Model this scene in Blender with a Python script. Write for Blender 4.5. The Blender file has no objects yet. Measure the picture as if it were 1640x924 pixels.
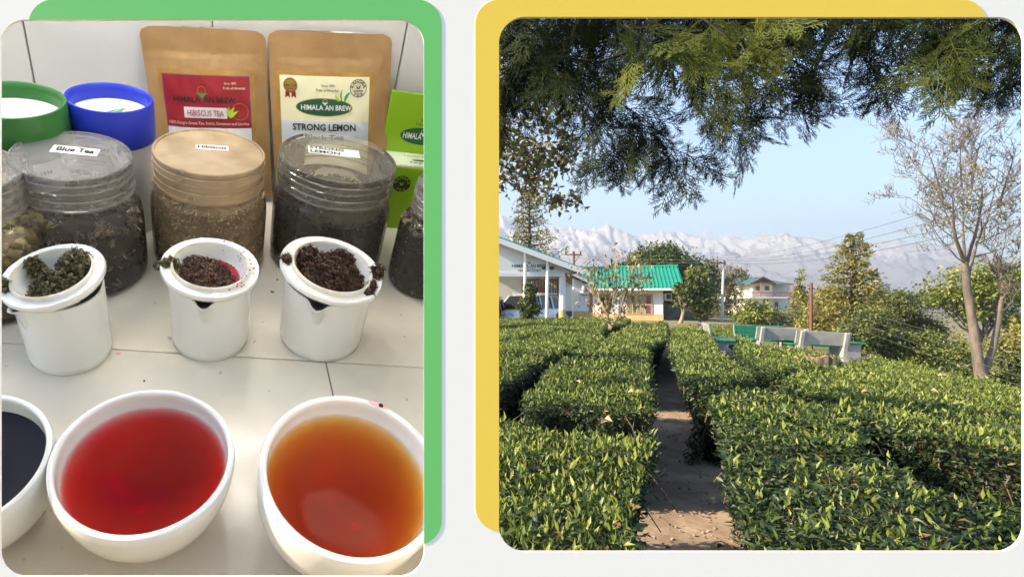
import bpy, math, random
import numpy as np
from mathutils import Matrix, Vector, noise
from mathutils.geometry import tessellate_polygon
R_ = math.radians
sc = bpy.context.scene
COL = sc.collection
rng = np.random.default_rng(7)
random.seed(5)

# ------------------------------------------------------------------ camera
EYE = 1.6
F, PX, PY = 900.0, 600.0, 482.0            # focal length and principal point, in photograph pixels (1640 wide)
cd = bpy.data.cameras.new('camera'); cam = bpy.data.objects.new('camera', cd); COL.objects.link(cam)
cam.location = (0, 0, EYE); cam.rotation_euler = (math.pi/2, 0, 0)
cd.sensor_width = 36; cd.lens = 36*F/1640
cd.shift_x = (820-PX)/1640; cd.shift_y = (PY-462)/1640
cd.clip_start = 0.02; cd.clip_end = 20000
sc.camera = cam
# ------------------------------------------------------------------ sky, sun, exposure
SUN_EL, SUN_AZ = R_(30), math.atan2(-1.0, -0.115)     # azimuth of the direction to the sun, clockwise from +Y
w_ = bpy.data.worlds.new('World'); sc.world = w_; w_.use_nodes = True
nt = w_.node_tree
sky = nt.nodes.new('ShaderNodeTexSky'); sky.sky_type = 'NISHITA'; sky.sun_disc = False
sky.sun_elevation = SUN_EL; sky.sun_rotation = SUN_AZ
sky.air_density = 1.0; sky.dust_density = 0.4; sky.ozone_density = 3.0
nt.nodes['Background'].inputs[1].default_value = 0.118
nt.links.new(sky.outputs[0], nt.nodes['Background'].inputs[0])
sl = bpy.data.lights.new('sun', 'SUN'); so = bpy.data.objects.new('sun', sl); COL.objects.link(so)
sl.energy = 4.9; sl.angle = R_(0.5); sl.color = (1.0, 0.84, 0.61)
to_sun = Vector((math.sin(SUN_AZ)*math.cos(SUN_EL), math.cos(SUN_AZ)*math.cos(SUN_EL), math.sin(SUN_EL)))
so.rotation_euler = to_sun.to_track_quat('Z', 'Y').to_euler(); so.location = to_sun*50
sc.view_settings.view_transform = 'Standard'; sc.view_settings.look = 'None'
sc.cycles.transparent_max_bounces = 24
sc.view_settings.exposure = 1.50; sc.view_settings.gamma = 1
LAMP = 18.0                                             # emission of the alcove's ceiling tubes

# ------------------------------------------------------------------ helpers
def tag(o, label=None, cat=None, group=None, kind=None):
    if label: o['label'] = label
    if cat: o['category'] = cat
    if group: o['group'] = group
    if kind: o['kind'] = kind
    return o
def empty(name, label=None, cat=None, group=None, mw=None, kind=None):
    o = bpy.data.objects.new(name, None); COL.objects.link(o); o.empty_display_size = .05
    if mw is not None: o.matrix_world = mw
    return tag(o, label, cat, group, kind)
def link(name, me, parent=None, mw=None):
    o = bpy.data.objects.new(name, me); COL.objects.link(o)
    if parent is not None: o.parent = parent
    if mw is not None:
        if parent is not None: o.matrix_local = mw
        else: o.matrix_world = mw
    return o
def T(x, y, z=0): return Matrix.Translation((x, y, z))
def RZ(a): return Matrix.Rotation(a, 4, 'Z')
def RX(a): return Matrix.Rotation(a, 4, 'X')
def RY(a): return Matrix.Rotation(a, 4, 'Y')
class MB:
    """collects shapes, then links them as one mesh object"""
    def __init__(s, sc=1.0): s.v = []; s.f = []; s.sc = sc; s.tint = None
    def add(s, vs, fs):
        n = len(s.v); s.v += [tuple(p) for p in vs]; s.f += [tuple(i+n for i in f) for f in fs]; return s
    def box(s, c, d, m=None):
        x, y, z = d[0]/2, d[1]/2, d[2]/2
        P = [Vector((c[0]+i*x, c[1]+j*y, c[2]+k*z)) for k in (-1, 1) for j in (-1, 1) for i in (-1, 1)]
        if m is not None: P = [m @ p for p in P]
        return s.add(P, [(0,2,3,1),(4,5,7,6),(0,1,5,4),(2,6,7,3),(0,4,6,2),(1,3,7,5)])
    def bbox(s, c, d, b=.01):
        """box with chamfered edges"""
        hx, hy, hz = d[0]/2, d[1]/2, d[2]/2; b = min(b, hx*.9, hy*.9, hz*.9)
        V = []; idx = {}
        for sx in (-1, 1):
            for sy in (-1, 1):
                for sz in (-1, 1):
                    for ax in range(3):
                        p = [sx*hx, sy*hy, sz*hz]; sg = (sx, sy, sz)
                        for a2 in range(3):
                            if a2 != ax: p[a2] -= sg[a2]*b
                        idx[(sx, sy, sz, ax)] = len(V); V.append((c[0]+p[0], c[1]+p[1], c[2]+p[2]))
        Fs = []
        for ax in range(3):
            o1, o2 = [(1, 2), (0, 2), (0, 1)][ax]
            for sg in (-1, 1):
                q = []
                for s1, s2 in ((-1,-1),(1,-1),(1,1),(-1,1)):
                    k = [0,0,0]; k[ax] = sg; k[o1] = s1; k[o2] = s2; q.append(idx[(k[0],k[1],k[2],ax)])
                Fs.append(tuple(q))
            for s1 in (-1, 1):
                for s2 in (-1, 1):
                    k1 = [0,0,0]; k1[ax] = -1; k1[o1] = s1; k1[o2] = s2
                    k2 = list(k1); k2[ax] = 1
                    Fs.append((idx[(*k1,o1)], idx[(*k2,o1)], idx[(*k2,o2)], idx[(*k1,o2)]))
        for sx in (-1, 1):
            for sy in (-1, 1):
                for sz in (-1, 1): Fs.append(tuple(idx[(sx,sy,sz,a)] for a in range(3)))
        return s.add(V, Fs)
    def tube(s, pts, r, n=8, cap=True):
        pts = [Vector(p) for p in pts]; k = len(pts)
        rs = r if hasattr(r, '__len__') else [r]*k
        base = len(s.v); up = Vector((0.13, .21, .97)).normalized()
        for i, p in enumerate(pts):
            d = (pts[min(i+1, k-1)]-pts[max(i-1, 0)]).normalized()
            a = d.cross(up)
            if a.length < .05: a = d.cross(Vector((1, 0, 0)))
            a.normalize(); b = d.cross(a)
            for j in range(n):
                t = 2*math.pi*j/n; s.v.append(tuple(p+(a*math.cos(t)+b*math.sin(t))*rs[i]))
        for i in range(k-1):
            for j in range(n):
                a0 = base+i*n+j; a1 = base+i*n+(j+1) % n
                s.f.append((a0, a1, a1+n, a0+n))
        if cap:
            s.f.append(tuple(base+j for j in range(n))[::-1]); s.f.append(tuple(base+(k-1)*n+j for j in range(n)))
        return s
    def lathe(s, prof, n=48, c=(0, 0, 0), fn=None):
        """prof: (r,z) list; r=0 closes with a fan.  fn(theta, r, z)->(r,z) can bend it"""
        rows = []
        for (r, z) in prof:
            if r <= 1e-9: rows.append([len(s.v)]); s.v.append((c[0], c[1], c[2]+z)); continue
            row = []
            for j in range(n):
                t = 2*math.pi*j/n; rr, zz = (r, z) if fn is None else fn(t, r, z)
                row.append(len(s.v)); s.v.append((c[0]+rr*math.cos(t), c[1]+rr*math.sin(t), c[2]+zz))
            rows.append(row)
        for a, b in zip(rows, rows[1:]):
            for j in range(n):
                j2 = (j+1) % n
                if len(a) == 1 and len(b) == 1: continue
                if len(a) == 1: s.f.append((a[0], b[j2], b[j]))
                elif len(b) == 1: s.f.append((a[j], a[j2], b[0]))
                else: s.f.append((a[j], a[j2], b[j2], b[j]))
        return s
    def grid(s, fn, nu, nv):
        b = len(s.v)
        for j in range(nv+1):
            for i in range(nu+1): s.v.append(tuple(fn(i/nu, j/nv)))
        for j in range(nv):
            for i in range(nu):
                a = b+j*(nu+1)+i; s.f.append((a, a+1, a+nu+2, a+nu+1))
        return s
    def prism(s, poly, y0, y1, m=None):
        """polygon in x,z extruded along y"""
        n = len(poly)
        P = [Vector((p[0], y0, p[1])) for p in poly]+[Vector((p[0], y1, p[1])) for p in poly]
        if m is not None: P = [m @ p for p in P]
        tri = tessellate_polygon([[Vector((p[0], p[1], 0)) for p in poly]])
        fs = [tuple(t) for t in tri]+[tuple(i+n for i in t)[::-1] for t in tri]
        fs += [(i, (i+1) % n, (i+1) % n+n, i+n) for i in range(n)]
        return s.add(P, fs)
    def mesh(s, name, mat, smooth=False):
        me = bpy.data.meshes.new(name)
        v = [(p[0]*s.sc, p[1]*s.sc, p[2]*s.sc) for p in s.v] if s.sc != 1 else s.v
        me.from_pydata(v, [], s.f); me.update()
        if mat: me.materials.append(mat)
        import bmesh
        bm = bmesh.new(); bm.from_mesh(me); bmesh.ops.recalc_face_normals(bm, faces=bm.faces); bm.to_mesh(me); bm.free()
        if smooth:
            me.polygons.foreach_set('use_smooth', [True]*len(me.polygons))
            me.set_sharp_from_angle(angle=R_(smooth if smooth > 1 else 40))
        return me
    def build(s, name, mat, parent=None, mw=None, smooth=False):
        return link(name, s.mesh(name, mat, smooth), parent, mw)

def npmesh(name, V, Fc, mat, tint=None, smooth=False):
    """V (n,3) Fc (m,k) numpy -> mesh; tint is one value per face"""
    me = bpy.data.meshes.new(name); m, k = Fc.shape
    me.vertices.add(len(V)); me.vertices.foreach_set('co', np.ascontiguousarray(V, np.float32).ravel())
    me.loops.add(m*k); me.loops.foreach_set('vertex_index', np.ascontiguousarray(Fc, np.int32).ravel())
    me.polygons.add(m); me.polygons.foreach_set('loop_start', np.arange(0, m*k, k, dtype=np.int32))
    me.polygons.foreach_set('loop_total', np.full(m, k, np.int32))
    if tint is not None:
        at = me.attributes.new('tint', 'FLOAT', 'FACE'); at.data.foreach_set('value', np.ascontiguousarray(tint, np.float32))
    me.update(calc_edges=True); me.validate()
    if smooth: me.polygons.foreach_set('use_smooth', np.ones(m, bool))
    me.materials.append(mat); return me
def unit(a): return a/np.maximum(np.linalg.norm(a, axis=-1, keepdims=True), 1e-9)
def leaves(Pp, D, N, L, Wd, tint, fold=.25, droop=.25):
    """many leaves: base points, long axes, normals, lengths, widths -> V,F,tint (4 triangles each, folded at the rib)"""
    n = len(Pp); D = unit(D); S = unit(np.cross(D, N)); N = np.cross(S, D)
    L = np.broadcast_to(L, n)[:, None]; Wd = np.broadcast_to(Wd, n)[:, None]/2
    mid = Pp+D*L*.45
    V = np.stack([Pp, mid-S*Wd+N*Wd*fold*2, mid-N*L*.02, mid+S*Wd+N*Wd*fold*2, Pp+D*L-N*L*droop], 1)
    k = np.arange(n)[:, None, None]*5
    f = np.array([[0, 2, 1], [0, 3, 2], [1, 2, 4], [2, 3, 4]])[None]
    return V.reshape(-1, 3), (k+f).reshape(-1, 3), np.repeat(tint, 4)
def rnd(n, s=1.0): return rng.normal(0, s, (n, 3))

_text = {}
def text2d(s, bold=0.0):
    """flat triangles of a string, cap height about 0.7, centred on x, baseline 0"""
    key = (s, bold)
    if key in _text: return _text[key]
    cu = bpy.data.curves.new('lettering', 'FONT'); cu.body = s; cu.size = 1; cu.align_x = 'CENTER'; cu.offset = bold; cu.resolution_u = 2
    o = bpy.data.objects.new('lettering', cu); COL.objects.link(o)
    dg = bpy.context.evaluated_depsgraph_get(); me = bpy.data.meshes.new_from_object(o.evaluated_get(dg))
    V = [(v.co.x, v.co.y) for v in me.vertices]; Fc = [tuple(p.vertices) for p in me.polygons]
    bpy.data.objects.remove(o); bpy.data.curves.remove(cu); bpy.data.meshes.remove(me)
    _text[key] = (V, Fc); return V, Fc
def put_text(mb, s, x, y, h, fn, width=None, bold=0.0, arc=None, slant=0):
    """lettering of cap height h (or stretched to a width) laid on the surface fn(x,y)"""
    V, Fc = text2d(s, bold); k = h/.7; kx = k
    if width:
        xs = [v[0] for v in V]; kx = width/(max(xs)-min(xs))
    mb.add([fn(x+v[0]*kx+slant*v[1]*k, y+v[1]*k) for v in V], Fc)
def put_ring_text(mb, s, cx, cy, r, h, fn, a0, a1, bold=.02, inward=False):
    for i, ch in enumerate(s):
        if ch == ' ': continue
        a = R_(a0+(a1-a0)*(i/(max(1, len(s)-1)))); V, Fc = text2d(ch, bold); k = h/.7
        up = (math.cos(a), math.sin(a)); rt = (math.sin(a), -math.cos(a))
        if inward: up = (-up[0], -up[1]); rt = (-rt[0], -rt[1])
        off = -h*.5
        P = []
        for v in V:
            X = v[0]*k; Y = v[1]*k+off
            P.append(fn(cx+r*math.cos(a)+rt[0]*X+up[0]*Y, cy+r*math.sin(a)+rt[1]*X+up[1]*Y))
        mb.add(P, Fc)
def ell(mb, cx, cy, rx, ry, fn, n=28, rin=0.0, rings=3):
    """filled (or ring) ellipse on the surface fn"""
    rad = [rin+(1-rin)*i/rings for i in range(rings+1)]
    b = len(mb.v)
    for q in rad:
        for j in range(n):
            t = 2*math.pi*j/n; mb.v.append(tuple(fn(cx+rx*q*math.cos(t), cy+ry*q*math.sin(t))))
    for i in range(rings):
        for j in range(n):
            a, c = b+i*n+j, b+i*n+(j+1) % n; mb.f.append((a, c, c+n, a+n))
def leafshape(mb, x, y, ang, L, w, fn, curve=0.0, n=7):
    """a pointed leaf outline on the surface fn"""
    ca, sa = math.cos(ang), math.sin(ang); b = len(mb.v)
    for i in range(n+1):
        t = i/n; hw = w*math.sin(math.pi*min(1, t*1.02))**.8*(1-.35*t); bx = t*L; by = curve*math.sin(math.pi*t)*L
        for sg in (1, -1):
            X, Y = bx, by+sg*hw; mb.v.append(tuple(fn(x+ca*X-sa*Y, y+sa*X+ca*Y)))
    for i in range(n): mb.f.append((b+2*i, b+2*i+2, b+2*i+3, b+2*i+1))
def rectg(mb, x0, y0, x1, y1, fn, nu=10, nv=6):
    mb.grid(lambda a, b: fn(x0+(x1-x0)*a, y0+(y1-y0)*b), nu, nv)
def sprig_logo(mb, x, y, s, fn):
    """two leaves rising round a small bud in a ring"""
    leafshape(mb, x, y-.5*s, R_(142), 1.0*s, .17*s, fn, -.22); leafshape(mb, x, y-.5*s, R_(38), 1.0*s, .17*s, fn, .22)
    leafshape(mb, x, y-.62*s, R_(90), 1.05*s, .12*s, fn, 0)
def bud_ring(mb, x, y, s, fn): ell(mb, x, y+.22*s, .46*s, .42*s, fn, 22, .86, 1)

# ------------------------------------------------------------------ materials
def mat(name, c, rough=.5, c2=None, scale=8, lo=.4, hi=.6, bump=0, bscale=40, metal=0, spec=.5, detail=4, coat=0, sub=0, emit=None, stretch=None, spots=None):
    m = bpy.data.materials.new(name); m.use_nodes = True; t = m.node_tree; b = t.nodes['Principled BSDF']
    b.inputs['Base Color'].default_value = (*c, 1); b.inputs['Roughness'].default_value = rough
    b.inputs['Metallic'].default_value = metal; b.inputs['Specular IOR Level'].default_value = spec
    b.inputs['Coat Weight'].default_value = coat; b.inputs['Coat Roughness'].default_value = .06
    co = t.nodes.new('ShaderNodeTexCoord'); vec = co.outputs['Object']
    if stretch:
        mp = t.nodes.new('ShaderNodeMapping'); mp.inputs['Scale'].default_value = stretch; t.links.new(vec, mp.inputs[0]); vec = mp.outputs[0]
    last = None
    if c2 is not None:
        n = t.nodes.new('ShaderNodeTexNoise'); n.inputs['Scale'].default_value = scale; n.inputs['Detail'].default_value = detail; n.inputs['Roughness'].default_value = .62
        t.links.new(vec, n.inputs['Vector'])
        r = t.nodes.new('ShaderNodeMapRange'); r.inputs[1].default_value = lo; r.inputs[2].default_value = hi; t.links.new(n.outputs[0], r.inputs[0])
        x = t.nodes.new('ShaderNodeMix'); x.data_type = 'RGBA'; x.inputs[6].default_value = (*c, 1); x.inputs[7].default_value = (*c2, 1)
        t.links.new(r.outputs[0], x.inputs[0]); last = x.outputs[2]
    if spots:
        sc_, th, colr = spots
        n = t.nodes.new('ShaderNodeTexNoise'); n.inputs['Scale'].default_value = sc_; n.inputs['Detail'].default_value = 2; t.links.new(vec, n.inputs['Vector'])
        r = t.nodes.new('ShaderNodeMapRange'); r.inputs[1].default_value = th; r.inputs[2].default_value = th+.04; t.links.new(n.outputs[0], r.inputs[0])
        x = t.nodes.new('ShaderNodeMix'); x.data_type = 'RGBA'; x.inputs[6].default_value = (*c, 1); x.inputs[7].default_value = (*colr, 1)
        if last is not None: t.links.new(last, x.inputs[6])
        t.links.new(r.outputs[0], x.inputs[0]); last = x.outputs[2]
    if last is not None: t.links.new(last, b.inputs['Base Color'])
    if bump:
        n = t.nodes.new('ShaderNodeTexNoise'); n.inputs['Scale'].default_value = bscale; n.inputs['Detail'].default_value = 5; t.links.new(vec, n.inputs['Vector'])
        bp = t.nodes.new('ShaderNodeBump'); bp.inputs['Strength'].default_value = bump; bp.inputs['Distance'].default_value = .01
        t.links.new(n.outputs[0], bp.inputs['Height']); t.links.new(bp.outputs[0], b.inputs['Normal'])
    if emit: b.inputs['Emission Color'].default_value = (*emit[0], 1); b.inputs['Emission Strength'].default_value = emit[1]
    return m
def leafmat(name, stops, rough=.42, trans=.25, spec=.5):
    """leaf material; the hue of each leaf comes from its 'tint' (0..1)"""
    m = bpy.data.materials.new(name); m.use_nodes = True; t = m.node_tree; b = t.nodes['Principled BSDF']
    a = t.nodes.new('ShaderNodeAttribute'); a.attribute_name = 'tint'
    r = t.nodes.new('ShaderNodeValToRGB'); e = r.color_ramp.elements
    while len(e) < len(stops): e.new(.5)
    for el, (p, c) in zip(e, stops): el.position = p; el.color = (*c, 1)
    t.links.new(a.outputs['Fac'], r.inputs[0]); t.links.new(r.outputs[0], b.inputs['Base Color'])
    b.inputs['Roughness'].default_value = rough; b.inputs['Specular IOR Level'].default_value = spec
    if trans:
        tr = t.nodes.new('ShaderNodeBsdfTranslucent'); t.links.new(r.outputs[0], tr.inputs[0])
        mx = t.nodes.new('ShaderNodeMixShader'); mx.inputs[0].default_value = trans
        t.links.new(b.outputs[0], mx.inputs[1]); t.links.new(tr.outputs[0], mx.inputs[2])
        t.links.new(mx.outputs[0], t.nodes['Material Output'].inputs[0])
    return m
def clearmat(name, tintc, haze, hazec, rough=.05, var=True):
    """thin clear plastic: transparent, with a sheen and a dusty film"""
    m = bpy.data.materials.new(name); m.use_nodes = True; t = m.node_tree; t.nodes.remove(t.nodes['Principled BSDF'])
    tr = t.nodes.new('ShaderNodeBsdfTransparent'); tr.inputs[0].default_value = (*tintc, 1)
    df = t.nodes.new('ShaderNodeBsdfDiffuse'); df.inputs[0].default_value = (*hazec, 1)
    gl = t.nodes.new('ShaderNodeBsdfGlossy'); gl.inputs['Roughness'].default_value = rough
    m1 = t.nodes.new('ShaderNodeMixShader'); m1.inputs[0].default_value = haze
    if var:
        co = t.nodes.new('ShaderNodeTexCoord'); n = t.nodes.new('ShaderNodeTexNoise'); n.inputs['Scale'].default_value = 22; n.inputs['Detail'].default_value = 6
        t.links.new(co.outputs['Object'], n.inputs['Vector'])
        r = t.nodes.new('ShaderNodeMapRange'); r.inputs[1].default_value = .35; r.inputs[2].default_value = .7; r.inputs[3].default_value = haze*.7; r.inputs[4].default_value = min(1, haze*1.3)
        t.links.new(n.outputs[0], r.inputs[0]); t.links.new(r.outputs[0], m1.inputs[0])
    lw = t.nodes.new('ShaderNodeLayerWeight'); lw.inputs[0].default_value = .28; pw = t.nodes.new('ShaderNodeMath'); pw.operation = 'MULTIPLY_ADD'; pw.inputs[1].default_value = .26
    t.links.new(lw.outputs['Facing'], pw.inputs[0])
    if var: t.links.new(r.outputs[0], pw.inputs[2])
    else: pw.inputs[2].default_value = haze
    t.links.new(pw.outputs[0], m1.inputs[0])
    t.links.new(tr.outputs[0], m1.inputs[1]); t.links.new(df.outputs[0], m1.inputs[2])
    fr = t.nodes.new('ShaderNodeFresnel'); fr.inputs[0].default_value = 1.42
    m2 = t.nodes.new('ShaderNodeMixShader'); t.links.new(fr.outputs[0], m2.inputs[0])
    t.links.new(m1.outputs[0], m2.inputs[1]); t.links.new(gl.outputs[0], m2.inputs[2])
    t.links.new(m2.outputs[0], t.nodes['Material Output'].inputs[0]); return m
M = {}
M['board'] = mat('off_white_board', (.88, .845, .77), .7, spec=.2)
M['green_board'] = mat('green_board', (.155, .53, .155), .7, spec=.2)
M['yellow_board'] = mat('yellow_board', (.86, .60, .085), .7, spec=.2)
M['wall_tile'] = mat('white_wall_tile', (.70, .69, .68), .12, (.66, .655, .64), 3, bump=.02, bscale=5, spots=(60, .78, (.35, .34, .31)))
M['grout'] = mat('grout', (.36, .33, .27), .9)
M['floor_tile'] = mat('cream_counter_tile', (.76, .70, .59), .16, (.66, .60, .49), 7, .35, .7, bump=.03, bscale=30, spec=.3, spots=(45, .70, (.42, .36, .29)))
M['porcelain'] = mat('white_porcelain', (.78, .78, .75), .10, (.74, .73, .69), 9, .5, .8, spec=.55, coat=.3, spots=(34, .77, (.50, .44, .36)))
M['stain'] = mat('stained_porcelain_rim', (.66, .58, .45), .3, (.76, .74, .70), 26, .4, .62)
M['kraft'] = mat('kraft_paper', (.42, .25, .105), .55, (.36, .205, .08), 14, bump=.12, bscale=60)
M['foil'] = mat('foil_edge', (.8, .8, .8), .2, metal=1)
M['gold'] = mat('gold_print', (.50, .28, .06), .4, (.40, .21, .04), 20)
M['red_print'] = mat('red_print', (.33, .016, .026), .4)
M['white_print'] = mat('white_print', (.78, .78, .77), .45)
M['grey_print'] = mat('pale_grey_print', (.62, .66, .70), .45)
M['dark_print'] = mat('dark_print', (.022, .02, .02), .5)
M['deep_red_text'] = mat('deep_red_text', (.45, .06, .05), .5)
M['leaf_print'] = mat('green_leaf_print', (.06, .30, .10), .45)
M['lime_print'] = mat('lime_print', (.45, .62, .04), .45)
M['pine_print'] = mat('dark_green_print', (.012, .115, .045), .4)
M['cream_print'] = mat('cream_print', (.82, .78, .52), .45)
M['blue_edge'] = mat('blue_edge_print', (.12, .10, .35), .45)
M['lime_carton'] = mat('lime_carton', (.27, .50, .012), .35)
M['pale_carton'] = mat('pale_lime_carton', (.78, .83, .60), .35)
M['card_edge'] = mat('card_edge', (.40, .33, .20), .8)
M['green_cap'] = mat('dark_green_card', (.035, .17, .03), .38, bump=.03, bscale=30)
M['blue_cap'] = mat('royal_blue_card', (.02, .045, .55), .38, bump=.03, bscale=30)
M['white_card'] = mat('white_card', (.76, .77, .78), .4)
M['paper'] = mat('paper_label', (.80, .79, .76), .6)
M['clear'] = clearmat('clear_plastic', (.97, .96, .95), .035, (.42, .38, .32))
M['clear_dusty'] = clearmat('dusty_plastic', (.96, .94, .91), .13, (.66, .49, .31))
M['lid'] = clearmat('cloudy_lid_plastic', (.93, .92, .90), .30, (.50, .47, .44))
M['lid_brown'] = clearmat('brown_dusted_lid_plastic', (.94, .9, .84), .50, (.66, .49, .31))
M['lid_clear'] = clearmat('clear_lid_plastic', (.96, .95, .91), .12, (.55, .51, .43))
M['red_tea'] = mat('red_tea', (.235, .006, .002), .03, (.19, .004, .002), 6, spec=.22)
M['amber_tea'] = mat('amber_tea', (.245, .050, .002), .03, (.18, .030, .002), 6, spec=.22)
def teamat(name, col, dens):
    m = bpy.data.materials.new(name); m.use_nodes = True; t = m.node_tree; t.nodes.remove(t.nodes['Principled BSDF']); out = t.nodes['Material Output']
    tr = t.nodes.new('ShaderNodeBsdfTransparent'); gl = t.nodes.new('ShaderNodeBsdfGlossy'); gl.inputs['Roughness'].default_value = .02; fr = t.nodes.new('ShaderNodeFresnel'); fr.inputs[0].default_value = 1.33
    mx = t.nodes.new('ShaderNodeMixShader'); ge = t.nodes.new('ShaderNodeNewGeometry'); dt = t.nodes.new('ShaderNodeVectorMath'); dt.operation = 'DOT_PRODUCT'; dt.inputs[1].default_value = (.175, -.605, .777); t.links.new(ge.outputs['True Normal'], dt.inputs[0])
    gt = t.nodes.new('ShaderNodeMath'); gt.operation = 'GREATER_THAN'; gt.inputs[1].default_value = .7; t.links.new(dt.outputs['Value'], gt.inputs[0]); ml = t.nodes.new('ShaderNodeMath'); ml.operation = 'MULTIPLY'; bk = t.nodes.new('ShaderNodeMath'); bk.operation = 'SUBTRACT'; t.links.new(gt.outputs[0], bk.inputs[0]); t.links.new(ge.outputs['Backfacing'], bk.inputs[1]); bk.use_clamp = True; t.links.new(bk.outputs[0], ml.inputs[0]); t.links.new(fr.outputs[0], ml.inputs[1])   # only the open surface mirrors
    t.links.new(ml.outputs[0], mx.inputs[0]); t.links.new(tr.outputs[0], mx.inputs[1]); t.links.new(gl.outputs[0], mx.inputs[2]); t.links.new(mx.outputs[0], out.inputs[0])
    va = t.nodes.new('ShaderNodeVolumeAbsorption'); va.inputs[0].default_value = (*col, 1); va.inputs[1].default_value = dens; t.links.new(va.outputs[0], out.inputs['Volume']); return m
M['red_tea'] = teamat('red_tea', (.92, .07, .0), 88)
M['amber_tea'] = teamat('amber_tea', (.925, .69, .0), 92)
M['black_tea'] = mat('black_tea', (.016, .013, .014), .03, spec=.22)
M['pink'] = mat('pink_stain', (.80, .42, .46), .15)
M['wet_red'] = mat('wet_red_juice', (.30, .008, .03), .05)
M['crumb'] = mat('tea_crumb', (.035, .022, .012), .8)
M['tube'] = mat('lit_tube', (1, 1, 1), .5, emit=((1.0, .97, .92), LAMP))
M['lamp_case'] = mat('white_lamp_case', (.8, .8, .8), .4)
M['alcove'] = mat('alcove_paint', (.72, .71, .69), .8)
def flk(name, stops, rough=.6): return leafmat(name, stops, rough, 0)
M['spent_green'] = flk('wet_green_tea', [(0, (.03, .026, .011)), (.55, (.12, .10, .038)), (1, (.26, .22, .085))], .5)
M['spent_red'] = flk('wet_hibiscus_tea', [(0, (.05, .010, .012)), (.5, (.13, .05, .034)), (1, (.25, .17, .085))], .4)
M['spent_black'] = flk('wet_black_tea', [(0, (.025, .010, .005)), (.6, (.085, .038, .021)), (1, (.16, .08, .048))], .6)
M['dry_blue'] = flk('dry_blue_tea', [(0, (.04, .039, .037)), (.55, (.22, .19, .16)), (.78, (.32, .25, .17)), (1, (.68, .49, .26))])
M['dry_brown'] = flk('dry_hibiscus_mix', [(0, (.20, .15, .09)), (.5, (.45, .34, .20)), (1, (.70, .55, .34))])
M['dry_black'] = flk('dry_black_tea', [(0, (.012, .011, .011)), (.8, (.045, .036, .032)), (1, (.22, .11, .05))])
M['dry_herb'] = flk('dry_herb', [(0, (.05, .045, .03)), (.6, (.24, .20, .13)), (1, (.50, .41, .27))])
M['dry_flower'] = flk('dry_flowers', [(0, (.10, .07, .02)), (.5, (.36, .27, .10)), (1, (.58, .50, .25))])
M['core_dark'] = mat('packed_tea', (.030, .021, .013), .9)
M['core_brown'] = mat('packed_brown_tea', (.28, .20, .11), .9, (.18, .13, .08), 40, .45, .55)
# garden
M['soil'] = mat('soil', (.105, .070, .045), .95, (.20, .15, .085), .35, .45, .62, bump=.5, bscale=9)
M['path'] = mat('trodden_earth', (.37, .275, .19), .95, (.21, .15, .10), 2.6, .36, .62, bump=1.0, bscale=11, detail=8)
M['litter'] = flk('leaf_litter', [(0, (.11, .075, .05)), (.6, (.26, .18, .11)), (1, (.45, .34, .23))], .7)
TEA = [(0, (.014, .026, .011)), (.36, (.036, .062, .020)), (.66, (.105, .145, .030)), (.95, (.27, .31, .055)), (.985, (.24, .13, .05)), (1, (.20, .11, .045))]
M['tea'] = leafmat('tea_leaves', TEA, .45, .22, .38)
M['twig'] = mat('tea_twigs', (.20, .14, .09), .85, (.09, .065, .04), 20)
M['hedge_core'] = mat('shaded_hedge_twigs', (.022, .026, .012), .95, (.05, .04, .022), 14)  # shade inside the hedge is put into this near-black colour
M['bark'] = mat('bark', (.105, .083, .064), .9, (.19, .15, .113), 5, .4, .65, bump=.8, bscale=22, stretch=(1, 1, .35))
M['pale_bark'] = mat('pale_bark', (.34, .27, .18), .9, (.22, .16, .10), 6, bump=.5, bscale=20)
M['dark_bark'] = mat('dark_bark', (.022, .016, .012), .9)
M['white_paint'] = mat('white_wall_paint', (.70, .71, .72), .8, (.62, .63, .64), 1.2, .4, .7)
M['ochre'] = mat('ochre_plinth', (.54, .42, .20), .85, (.47, .36, .17), 2)
M['maroon'] = mat('maroon_paint', (.17, .03, .035), .6)
M['green_roof'] = mat('green_roof_sheet', (.012, .30, .19), .35, (.010, .26, .165), 1.5)
M['grey_soffit'] = mat('grey_soffit', (.22, .22, .22), .8)
M['fascia'] = mat('white_fascia', (.68, .68, .67), .6)
M['post'] = mat('white_post', (.66, .64, .60), .5)
M['grille'] = mat('rust_brown_frame', (.26, .095, .04), .5)
M['bar'] = mat('dark_bars', (.03, .03, .03), .5)
M['dark'] = mat('dark_interior', (.015, .015, .016), .9)
M['curtain'] = mat('pale_olive_curtain', (.33, .36, .25), .8)
M['pinkwood'] = mat('pinkish_window_wood', (.42, .23, .17), .6)
M['sign_green'] = mat('sign_green', (.010, .10, .06), .6)
M['car_white'] = mat('white_car_paint', (.74, .75, .76), .22, coat=.7)
M['car_dark'] = mat('dark_car_paint', (.02, .022, .028), .2, coat=.7)
M['car_glass'] = mat('car_glass', (.018, .022, .025), .04)
M['chrome'] = mat('chrome', (.7, .7, .7), .15, metal=1)
M['rubber'] = mat('rubber', (.02, .02, .02), .8)
M['lens'] = mat('headlamp_lens', (.55, .58, .6), .08)
M['red_lens'] = mat('tail_lamp', (.35, .01, .01), .15)
M['concrete'] = mat('bench_concrete', (.36, .34, .31), .9, (.26, .25, .235), 3, .4, .7, bump=.25, bscale=25)
M['bench_green'] = mat('bench_green_paint', (.012, .19, .085), .45, (.02, .24, .11), 6)
M['stump'] = mat('stump_bark', (.17, .115, .075), .95, (.07, .05, .035), 9, bump=.9, bscale=14, stretch=(1, 1, .25))
M['stump_top'] = mat('cut_wood', (.33, .25, .17), .9, (.22, .16, .10), 12)
M['steel'] = mat('galvanised_pole', (.50, .50, .49), .5)
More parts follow.
